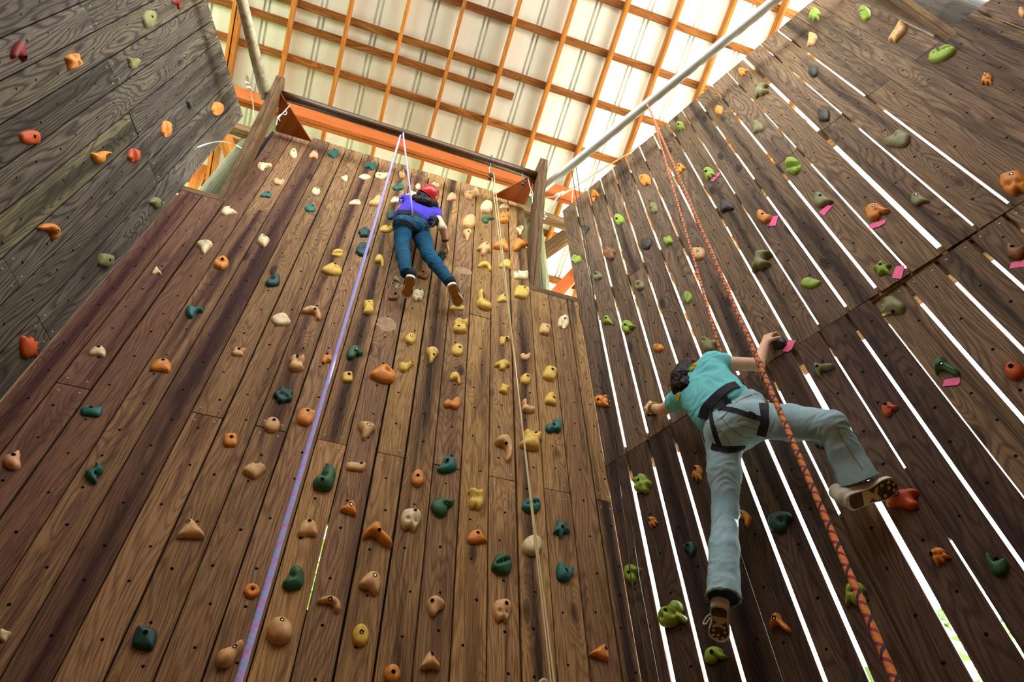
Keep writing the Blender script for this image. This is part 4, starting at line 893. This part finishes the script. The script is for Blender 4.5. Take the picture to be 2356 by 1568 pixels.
def strap(name, bvh, px, width, mat, parent, lift=.004, thick=.004, step=5.0):
    q = drape(bvh, px, step, lift)
    if len(q) < 2: return None
    P = [a for a, _ in q]; N_ = [b for _, b in q]
    for _ in range(2):
        P = [P[0]] + [(P[i-1] + P[i]*2 + P[i+1]) / 4 for i in range(1, len(P)-1)] + [P[-1]]
        N_ = [N_[0]] + [(N_[i-1] + N_[i]*2 + N_[i+1]).normalized() for i in range(1, len(N_)-1)] + [N_[-1]]
    V, F = [], []
    for i in range(len(P)):
        d = (P[min(i+1, len(P)-1)] - P[max(i-1, 0)]).normalized(); s = d.cross(N_[i]).normalized() * (width / 2); u = N_[i] * thick
        V += [P[i] - s - u, P[i] + s - u, P[i] + s + u * .4, P[i] - s + u * .4]
    for i in range(len(P) - 1):
        for j in range(4): F.append((i*4 + j, i*4 + (j+1) % 4, i*4 + 4 + (j+1) % 4, i*4 + 4 + j))
    F += [(3, 2, 1, 0), tuple(len(V) - 4 + j for j in range(4))]
    o = mesh_obj(name, V, F, mat, parent); bm = bmesh.new(); bm.from_mesh(o.data); bmesh.ops.recalc_face_normals(bm, faces=bm.faces); bm.to_mesh(o.data); bm.free()
    return o
def hand(fl, wr, d, back, thumb, curl=(.5, .7, .5), sc=1.0, spread=.05):
    """palm, four fingers and a side thumb; d = towards the knuckles, back = out of the back of the hand"""
    d = d.normalized(); back = (back - d * back.dot(d)).normalized(); lat = d.cross(back) * thumb
    for i in range(4):
        kn = wr + d * .078 * sc + lat * ((1.5 - i) * .0185 * sc) + back * .004
        fl.cone(wr + lat * ((1.5 - i) * .011 * sc), kn, .0135 * sc, .0105 * sc, .010)
        L = (.040, .024, .019); f = (.95, 1.04, .98, .80)[i] * sc; p = kn; a = 0; dr = (d + lat * (1.5 - i) * spread).normalized()
        for j in range(3):
            a += curl[j]; q = p + (dr * cos(a) - back * sin(a)) * L[j] * f
            fl.cone(p, q, (.0092 - .0008 * j) * sc, (.0084 - .0008 * j) * sc, .004); p = q
    b = wr + d * .018 * sc + lat * .022 * sc; m = b + (d * .55 + lat * .75 - back * .25).normalized() * .036 * sc
    e = m + (d * .85 + lat * .25 - back * .45).normalized() * .03 * sc; t = e + (d * .8 - back * .6).normalized() * .022 * sc
    fl.cone(b, m, .013 * sc, .0105 * sc, .010).cone(m, e, .0102 * sc, .009 * sc, .005).cone(e, t, .009 * sc, .0075 * sc, .004)
def head(fl, c, up, fwd, s=1.0):
    up = up.normalized(); fwd = (fwd - up * fwd.dot(up)).normalized(); lat = up.cross(fwd)
    fl.ell(c + up * .015 * s, (lat * .070 * s, fwd * .088 * s, up * .095 * s))
    fl.cone(c - up * .05 * s + fwd * .03 * s, c - up * .085 * s + fwd * .062 * s, .048 * s, .022 * s, .03)
    fl.cone(c - up * .0 * s + fwd * .086 * s, c - up * .032 * s + fwd * .100 * s, .008 * s, .012 * s, .008)          # nose
    fl.cone(c - up * .055 * s + fwd * .084 * s - lat * .014 * s, c - up * .055 * s + fwd * .084 * s + lat * .014 * s, .007, .007, .006)   # lips
    for k in (-1, 1):
        fl.cone(c + lat * k * .071 * s + up * .012 * s, c + lat * k * .068 * s - up * .022 * s, .014 * s, .009 * s, .006)   # ears
    return up, fwd, lat
def eyes(par, c, up, fwd, lat, s=1.0):
    for k in (-1, 1):
        m = MB(); ce = c + lat * k * .030 * s + fwd * .083 * s + up * .008 * s
        V = [ce + (lat * cos(b) * cos(a) + up * sin(b) + fwd * cos(b) * sin(a)) * .011 for b in (-1.2, -.6, 0, .6, 1.2) for a in [2*pi*i/10 for i in range(10)]]
        F = [(i*10 + j, i*10 + (j+1) % 10, i*10 + 10 + (j+1) % 10, i*10 + 10 + j) for i in range(4) for j in range(10)]
        mesh_obj('eye', V, F, M_EYE, par, None, True)
def shoe(par, heel, toe, solen, w, kind, side):
    d = (toe - heel).normalized(); n = (solen - d * solen.dot(d)).normalized(); lat = d.cross(n); L = (toe - heel).length
    out = [(0, 0), (.03, .30), (.12, .40), (.30, .37), (.45, .33), (.60, .42), (.75, .50), (.88, .44), (.97, .22), (1, 0), (.97, -.22), (.88, -.38), (.75, -.46), (.60, -.44), (.45, -.36), (.30, -.36), (.12, -.39), (.03, -.28)]
    out = smooth_loop([(a, b * side) for a, b in out], 40)
    def ring(off, sc): 
        ctr = np.array((.5, 0)); q = (out - ctr) * sc + ctr
        return [heel + d * (a * L) + lat * (b * w) + n * off for a, b in q]
    def prism(name, r0, r1, mat, extra=None):
        V = r0 + r1; k = len(r0); F = [tuple(range(k)), tuple(range(2*k - 1, k - 1, -1))] + [(i, k + i, k + (i+1) % k, (i+1) % k) for i in range(k)]
        o = mesh_obj(name, V, F, mat, sh); bm = bmesh.new(); bm.from_mesh(o.data); bmesh.ops.recalc_face_normals(bm, faces=bm.faces); bm.to_mesh(o.data); bm.free(); return o
    fl = Flesh(); up = -n
    fl.chain([heel + d * L * .16 + up * .050, heel + d * L * .45 + up * .042, heel + d * L * .72 + up * .030, heel + d * L * .88 + up * .022], [w * .40, w * .42, w * .40, w * .30], .02)
    fl.chain([heel + d * L * .12 + up * .05, heel + d * L * .16 + up * kind.get('collar', .095)], [w * .40, w * .42], .02)
    fl.chain([heel + d * L * .3 + up * .05, heel + d * L * .34 + up * .075], [w * .38, w * .36], .02)
    sh = flesh_obj('shoe', fl, .005, kind['upper'], par)
    prism('sole_edge', ring(-.012, 1.03), ring(.014, 1.04), kind['edge'])
    prism('outsole', ring(.013, .93), ring(.0165, .90), kind['sole'])
    mid = [heel + d * (a * L) + lat * (b * w) + n * .0168 for a, b in ((.40, -.25), (.40, .25), (.43, .27), (.43, -.27))]
    if kind.get('studs'):
        for a, b in ((.68, .28), (.70, -.26), (.80, .05), (.82, .30), (.88, -.15), (.9, .12)):
            m = MB(); m.disc(heel + d * (a * L) + lat * (b * w * side) + n * .0168, n, .0085, 10, .004); m.obj('stud', kind['stud'], sh)
        z = [(.30, -.34), (.42, -.30), (.50, -.05), (.56, -.30), (.62, -.30), (.56, .02), (.62, .34), (.52, .30), (.46, .10), (.36, .33), (.28, .32)]
        V = [heel + d * (a * L) + lat * (b * w) + n * .0172 for a, b in z]
        o = mesh_obj('tread_flash', V, [tuple(range(len(z)))], kind['stud'], sh)
    return sh
def lace(par, pts, mat, r=.0035, name='lace'): return tube(name, spline(pts, 6), r, mat, par, 6)

def cloth(name, col, dark, sc=220., rough=.9):
    T = NT(name); tc = T.node('ShaderNodeTexCoord')
    a = T.noise(tc.outputs['Object'], sc, 2); b = T.noise(tc.outputs['Object'], 7, 3)
    c = T.mix(T.math('MULTIPLY', T.ramp(a, .35, .7), .5), hexc(col), hexc(dark)); c = T.mix(T.math('MULTIPLY', T.ramp(b, .45, .75), .45), c, hexc(dark))
    T.bump(a, .0008, .5); return T.set(color=c, rough=rough, spec=.15)
M_SKIN = plain('skin', 'F0C298', .5, 0, .35, .12, 8.); M_EYE = plain('eye', 'E8E4DC', .2)
M_HAIR = wood('dark_hair', hexc('2A1C16'), hexc('16100E'), hexc('080606'), hexc('0A0808'), .2, .05, 200., .8, False, .45, .003)
M_DENIM_D = cloth('dark_denim', '235870', '123446'); M_DENIM_L = cloth('light_denim', 'AECFD0', '7FA6AC')
M_STITCH = plain('tan_stitching', 'A58452', .8); M_SHIRT_P = cloth('purple_jersey', '5C4CC8', '3E30A0', 300.); M_SHIRT_T = cloth('turquoise_jersey', '84E0DC', '5CC0C0', 300.)
M_HELM = plain('red_helmet', 'D81C20', .28, 0, .5); M_VENT = plain('helmet_vent', '55503C', .6)
M_CANVAS = plain('dark_canvas', '1C1C26', .8, 0, .2, .4, 60.); M_RUBW = plain('white_rubber', 'E6DEC6', .6); M_GUM = plain('gum_sole', 'B9803C', .6, 0, .3, .25, 30.)
M_LEATHER = plain('worn_white_leather', 'E2D8BE', .6, 0, .3, .3, 20.); M_TREAD = plain('brown_tread', '544632', .8, 0, .2, .3, 50.); M_STUD = plain('tan_tread', 'C8A868', .7)
M_BAND = plain('bandana', 'D8CC3A', .8, 0, .2, .75, 40.); M_BEADS = plain('bracelet_red', 'B83A34', .6, 0, .3, .6, 200.)
M_FRAY = plain('frayed_denim', 'A8BAB4', .9, 0, .2, .5, 90.); M_HEM_SHADE = plain('hem_painted_shade', '2A3A44', .95, 0, .1)
M_BRASS = plain('brass', 'B8863A', .35, .8)
SNEAK = dict(upper=M_CANVAS, edge=M_RUBW, sole=M_GUM); TRAIN = dict(upper=M_LEATHER, edge=M_LEATHER, sole=M_TREAD, studs=True, stud=M_STUD, collar=.125)
def helmet(par, c, up, fwd, r, vents, mat):
    up = up.normalized(); fwd = (fwd - up * fwd.dot(up)).normalized(); lat = up.cross(fwd)
    V, F = [], []; k, m = 28, 9
    for j in range(m + 1):
        b = -.28 + (pi/2 + .28) * j / m
        for i in range(k):
            a = 2*pi*i/k; rr = r * cos(b) if b > 0 else r * (1 + .06 * b)
            V.append(c + lat * cos(a) * rr * .92 + fwd * sin(a) * rr * 1.08 + up * (r * sin(b) * .98 if b > 0 else r * b * 1.0))
    for j in range(m):
        for i in range(k): F.append((j*k + i, j*k + (i+1) % k, (j+1)*k + (i+1) % k, (j+1)*k + i))
    n0 = len(V); V += [c + (v - c) * .93 for v in V[:k]]
    F += [(i, n0 + i, n0 + (i+1) % k, (i+1) % k) for i in range(k)]
    h = mesh_obj('helmet', V, F, mat, par, None, True)
    rim = [c + lat * cos(2*pi*i/24) * r * .92 + fwd * sin(2*pi*i/24) * r * 1.07 - up * r * .27 for i in range(25)]
    tube('rim', rim, .006, mat, h, 6)
    for a, b in vents:
        p = c + (lat * cos(a) * cos(b) * .92 + fwd * sin(a) * cos(b) * 1.08 + up * sin(b) * .98) * r
        mb = MB(); mb.disc(p + (p - c).normalized() * .0015, p - c, .017, 12); mb.obj('vent', M_VENT, h)
    return h
def hair(par, pts, rs, name='hair'):
    fl = Flesh(); fl.chain(pts, rs, .03); return flesh_obj(name, fl, .006, M_HAIR, par, .006, 45.)

# ---- climber in purple on the back wall
def bj(x, y, o): return BK.hit(x, y, o)
c1 = empty('person', bj(946, 690, .1)); tag(c1, 'person in purple shirt, dark jeans and red helmet, climbing the back wall', 'person')
hipL, hipR, knL, knR, anL, anR = bj(929, 516, .20), bj(964, 524, .20), bj(925, 571, .15), bj(986, 586, .16), bj(934, 624, .23), bj(1032, 644, .22)
heelL, toeL, heelR, toeR = bj(946, 634, .27), bj(935, 682, .07), bj(1038, 652, .26), bj(1056, 702, .06)
wst, chs, nk = bj(950, 500, .23), bj(963, 483, .26), bj(970, 472, .26)
shL, shR = bj(942, 468, .22), bj(998, 489, .23); hd = bj(981, 454, .26)
elR, wrR, elL, wrL = bj(1019, 525, .25), bj(1026, 558, .13), bj(938, 455, .14), bj(948, 447, .07)
hup, hfw = (Z * .55 - BK.n * .62 + BK.t * .38), (BK.n * .7 + Z * .7)
b = Flesh(); hu, hf, hl = head(b, hd, hup, hfw, .98)
b.cone(nk, hd - hu * .04, .05, .048, .03).cone(wst, chs, .05, .05, .03).cone(shL, shR, .045, .045, .03).cone(chs, nk, .045, .045, .03)
b.chain([shR, elR, wrR], [.046, .036, .024], .015).chain([shL, elL, wrL], [.046, .036, .024], .015)
b.cone(hipL, hipR, .08, .08, .03).chain([hipL, knL, anL], [.062, .045, .034], .02).chain([hipR, knR, anR], [.062, .045, .034], .02)
b.cone(wst, (hipL + hipR) / 2, .06, .07, .03)
hand(b, wrR, bj(1030, 574, .07) - wrR, BK.t * .9 - BK.n * .3, -1, (.5, .8, .6), .95)
hand(b, wrL, bj(956, 438, .04) - wrL, -BK.n, 1, (.35, .5, .4), .95)
body1 = flesh_obj('body', b, .005, M_SKIN, c1); eyes(body1, hd, hu, hf, hl)
j = Flesh(); hipC = (hipL + hipR) / 2
j.ball(bj(927, 517, .235), .088, .03).ball(bj(963, 525, .235), .088, .03).cone(bj(928, 508, .2), bj(968, 515, .2), .082, .08, .04).cone(hipC, wst, .10, .085, .04)
j.chain([hipL, hipL.lerp(knL, .5), knL, knL.lerp(anL, .35), anL + (anL - knL) * .15], [.080, .070, .056, .055, .044], .03)
j.chain([hipR, hipR.lerp(knR, .5), knR, knR.lerp(anR, .35), anR + (anR - knR) * .15], [.080, .070, .056, .055, .044], .03)
jeans1 = flesh_obj('jeans', j, .006, M_DENIM_D, c1, .0035, 16., 0, [(bj(935, 630, .23), (anL - knL).normalized(), .09), (bj(1035, 649, .22), (anR - knR).normalized(), .09)])
s_ = Flesh(); s_.cone(bj(928, 501, .23), bj(946, 474, .23), .085, .072, .04).cone(bj(968, 507, .23), bj(992, 488, .24), .085, .072, .04).cone(wst, nk, .10, .062, .05).cone(shL, shR, .066, .066, .04)
s_.cone(shR, shR.lerp(elR, .30), .060, .056, .02).cone(shL, shL.lerp(elL, .55), .058, .052, .02)
shirt1 = flesh_obj('shirt', s_, .006, M_SHIRT_P, c1, .004, 13., 3)
for i, (x, y) in enumerate(((926, 449), (922, 453), (920, 458), (924, 462), (930, 446), (933, 449), (919, 464), (936, 452))):
    a_ = bj(938, 460, .24)
    lace(shirt1, [a_, a_.lerp(bj(x, y, .25), .6) + Z * .012, bj(x, y, .25), bj(x - 3, y + 6 + (i % 3) * 3, .26)], M_SHIRT_P, .006, 'fringe')
helmet(c1, hd + hu * .030 - hf * .012, hu, hf, .106, ((-2.2, .35), (-.9, .2), (-1.6, .75), (-2.6, .8)), M_HELM)
hair(c1, [hd - hf * .05 + hl * .045 - hu * .03, hd - hf * .075 - hu * .04, hd - hf * .05 - hl * .045 - hu * .03, hd - hf * .05 - hl * .07 - hu * .09], [.042, .048, .042, .02])
hair(c1, [bj(955, 456, .31), bj(968, 463, .33), bj(984, 466, .33), bj(998, 470, .31), bj(1003, 480, .29)], [.034, .042, .042, .034, .016])
shoe(c1, heelL, toeL, -Z * .9 - BK.n * .3, .092, SNEAK, 1); shoe(c1, heelR, toeR, -Z * .9 - BK.n * .3, .092, SNEAK, -1)
lace(c1, [bj(925, 652, .15), bj(914, 655, .15), bj(912, 661, .15), bj(922, 660, .16), bj(927, 655, .16)], M_RUBW)
lace(c1, [bj(926, 650, .15), bj(916, 644, .15), bj(912, 637, .15), bj(910, 640, .15)], M_RUBW)
lace(c1, [bj(1040, 690, .12), bj(1032, 685, .12), bj(1034, 690, .12), bj(1041, 689, .12)], M_RUBW)
hv = bvh_of([jeans1, shirt1]); har = empty('harness', bj(946, 500, .3), c1)
strap('belt', hv, [(908, 489), (925, 487), (945, 489), (962, 495), (976, 506), (981, 516)], .042, M_BLACK, har)
strap('leg_loop', hv, [(906, 512), (918, 508), (932, 511), (946, 519)], .040, M_BLACK, har)
strap('leg_loop', hv, [(951, 541), (962, 533), (974, 528), (983, 526)], .040, M_BLACK, har)
strap('riser', hv, [(945, 488), (947, 500), (950, 508), (945, 519)], .022, M_BLACK, har)
strap('riser', hv, [(953, 491), (951, 505), (949, 520), (951, 537)], .012, M_BLACK, har)
for px in ([(919, 500), (938, 497)], [(957, 504), (963, 515), (976, 520), (979, 510)], [(949, 508), (948, 522), (947, 535)]): strap('seam', hv, px, .004, M_STITCH, jeans1, .0015, .0015)
tube('gear_loop', spline([bj(984, 506, .27), bj(996, 502, .33), bj(1000, 512, .34), bj(989, 522, .33), bj(984, 516, .30)]), .008, M_BLACK, har, 6)
pf = Flesh(); pf.chain([bj(986, 503, .26), bj(1000, 507, .27), bj(994, 516, .25)], [.030, .034, .024], .02); flesh_obj('chalk_bag', pf, .006, M_BLACK, har, .004, 30.)
for r_, q in ((.034, .62), (.033, .74)):
    p = wrR.lerp(elR, .16 if q < .7 else .24); d = (elR - wrR).normalized(); a = d.orthogonal().normalized(); bb = d.cross(a)
    tube('bracelet', [p + (a * cos(2*pi*i/16) + bb * sin(2*pi*i/16)) * (.030 if q < .7 else .032) for i in range(17)], .004, M_BLACK if q < .7 else M_BEADS, c1, 6)

# ---- climber in turquoise on the right wall
def rj(x, y, o): return RW.hit(x, y, o)
c2 = empty('person', rj(1655, 1470, .1)); tag(c2, 'person in turquoise shirt and light flared jeans spread across the right wall', 'person')
hipL, hipR, knL, knR, anL, anR = rj(1664, 1000, .27), rj(1738, 966, .27), rj(1669, 1179, .20), rj(1914, 978, .31), rj(1662, 1352, .25), rj(1972, 1100, .13)
heelL, toeL, heelR, toeR = rj(1655, 1388, .27), rj(1656, 1470, .09), rj(1946, 1158, .20), rj(2064, 1112, .07)
wst, chs, nk = rj(1660, 940, .31), rj(1628, 893, .33), rj(1590, 868, .33)
shL, shR = rj(1570, 916, .31), rj(1640, 836, .31); hd = rj(1582, 868, .26)
elR, wrR, elL, wrL = rj(1744, 838, .19), rj(1760, 790, .10), rj(1526, 942, .20), rj(1500, 937, .115)
hup, hfw = (Z * .75 + RW.n * .55 + RW.t * .45), (RW.n * .8 - Z * .6)
b = Flesh(); hu, hf, hl = head(b, hd, hup, hfw, 1.0)
b.cone(nk, hd - hu * .04, .052, .05, .03).cone(wst, chs, .06, .06, .03).cone(shL, shR, .048, .048, .03).cone(chs, nk, .05, .05, .03)
b.chain([shR, elR, wrR], [.048, .038, .026], .015).chain([shL, elL, wrL], [.048, .038, .026], .015)
b.cone(hipL, hipR, .09, .09, .03).chain([hipL, knL, anL], [.072, .048, .036], .02).chain([hipR, knR, anR], [.072, .048, .036], .02).cone(wst, (hipL + hipR) / 2, .07, .07, .03)
hand(b, wrR, rj(1772, 766, .075) - wrR, -RW.n + Z * .25, 1, (.55, .75, .6), 1.0)
hand(b, wrL, rj(1482, 929, .075) - wrL, -RW.n, -1, (.9, 1.0, .7), 1.0)
body2 = flesh_obj('body', b, .005, M_SKIN, c2); eyes(body2, hd, hu, hf, hl)
j = Flesh(); hipC = (hipL + hipR) / 2
j.ball(rj(1672, 990, .30), .112, .03).ball(rj(1722, 968, .30), .112, .03).cone(rj(1655, 972, .27), rj(1722, 935, .27), .098, .095, .04).cone(hipC, wst, .12, .10, .04)
j.chain([hipL, hipL.lerp(knL, .5), knL, knL.lerp(anL, .5), rj(1665, 1402, .26)], [.098, .084, .062, .068, .080], .03)
j.chain([hipR, hipR.lerp(knR, .5), knR], [.096, .088, .070], .03).chain([knR, knR.lerp(anR, .5), rj(1982, 1118, .13)], [.066, .074, .090], .02)
jeans2 = flesh_obj('jeans', j, .006, M_DENIM_L, c2, .004, 13., 5, [(rj(1664, 1374, .25), (anL - knL).normalized(), .17), (rj(1977, 1101, .135), (anR - knR).normalized(), .17)])
s_ = Flesh(); s_.cone(rj(1640, 962, .31), rj(1590, 912, .32), .095, .078, .04).cone(rj(1690, 922, .31), rj(1640, 855, .32), .095, .080, .04).cone(wst, nk, .115, .068, .05).cone(shL, shR, .072, .072, .04)
s_.cone(shR, shR.lerp(elR, .22), .066, .064, .02).cone(shL, shL.lerp(elL, .35), .066, .064, .02)
shirt2 = flesh_obj('shirt', s_, .006, M_SHIRT_T, c2, .0045, 11., 9)
hair(c2, [rj(1580, 852, .33), rj(1573, 872, .36), rj(1566, 893, .37), rj(1562, 904, .36)], [.066, .070, .050, .022])
hair(c2, [rj(1582, 866, .36), rj(1578, 888, .385), rj(1573, 900, .38)], [.045, .040, .018])
helmet(c2, rj(1588, 864, .20), hu, hf, .100, ((-2.2, .35), (-.9, .35)), plain('maroon_helmet', '9A1C30', .3, 0, .5))
nd = (hd - nk).normalized(); a = nd.orthogonal().normalized(); bb = nd.cross(a)
tube('bandana', [nk + nd * .015 + (a * cos(2*pi*i/20) + bb * sin(2*pi*i/20)) * (.064 + .006 * sin(5 * i)) for i in range(21)], .017, M_BAND, c2, 8)
shoe(c2, heelL, toeL, -Z * .85 - RW.n * .5, .098, TRAIN, 1); shoe(c2, heelR, toeR, -Z * .9 - RW.n * .45 - RW.t * .1, .098, TRAIN, -1)
for cc_, dn_, r_ in ((rj(1664, 1374, .25), (anL - knL).normalized(), .079), (rj(1977, 1101, .135), (anR - knR).normalized(), .086)):
    a = dn_.orthogonal().normalized(); bb = dn_.cross(a); k = 40
    tube('frayed_hem', [cc_ + dn_ * (.004 * sin(7 * i)) + (a * cos(2*pi*i/k) + bb * sin(2*pi*i/k)) * (r_ + .003 * sin(11 * i)) for i in range(k + 1)], .006, M_FRAY, jeans2, 6)
    m = MB(); m.disc(cc_ + dn_ * .003, dn_, r_ * .9, 24); m.obj('hem_opening', M_HEM_SHADE, jeans2)  # flat dark disc paints the shade inside the open trouser leg
lace(c2, [rj(1640, 1408, .2), rj(1626, 1418, .2), rj(1618, 1432, .2), rj(1624, 1434, .2), rj(1634, 1420, .2)], M_RUBW)
hv0 = bvh_of([shirt2])
for px in ([(1586, 853), (1594, 844), (1604, 838)], [(1563, 905), (1561, 912), (1560, 920)]): strap('bandana_corner', hv0, px, .035, M_BAND, c2, .005, .003, 3.)
hv = bvh_of([jeans2, shirt2]); har = empty('harness', rj(1690, 950, .3), c2)
strap('belt', hv, [(1617, 962), (1622, 942), (1640, 922), (1660, 902), (1680, 888), (1697, 885)], .060, M_BLACK, har)
strap('back_pad', hv, [(1650, 938), (1668, 922), (1682, 922)], .060, M_BLACK, har, .008, .008)
strap('leg_loop', hv, [(1638, 1025), (1650, 1031), (1672, 1034), (1695, 1033), (1714, 1028)], .034, M_BLACK, har)
strap('leg_loop', hv, [(1757, 928), (1761, 950), (1760, 975), (1752, 1001)], .048, M_BLACK, har)
strap('riser', hv, [(1634, 938), (1638, 970), (1646, 1000), (1656, 1027)], .026, M_BLACK, har)
strap('riser', hv, [(1655, 937), (1690, 943), (1725, 955), (1755, 964)], .026, M_BLACK, har)
strap('buckle', hv, [(1722, 952), (1736, 958)], .032, M_BLKMETAL, har, .01, .008)
for px in ([(1656, 1024), (1640, 1000), (1660, 988), (1680, 1022)], [(1694, 972), (1706, 960), (1748, 978), (1744, 990), (1700, 976)], [(1660, 960), (1680, 985), (1712, 1006), (1728, 1008)], [(1625, 975), (1650, 968), (1672, 950), (1700, 920), (1730, 908)]):
    strap('seam', hv, px, .0045, M_STITCH, jeans2, .0015, .0015)
strap('seam', hv, [(1925, 985), (1950, 1030), (1985, 1080)], .004, M_STITCH, jeans2, .0015, .0015)
tube('carabiner', [rj(1757, 926, .24), rj(1762, 921, .25), rj(1768, 922, .26), rj(1770, 927, .26)], .006, M_BRASS, har, 8)
for q in (.16, .22, .28):
    p = wrL.lerp(elL, q); d = (elL - wrL).normalized(); a = d.orthogonal().normalized(); bb = d.cross(a)
    tube('bracelet', [p + (a * cos(2*pi*i/16) + bb * sin(2*pi*i/16)) * .034 for i in range(17)], .005, (M_BEADS, M_BAND, M_BRASS)[int(q * 17) % 3], c2, 6)
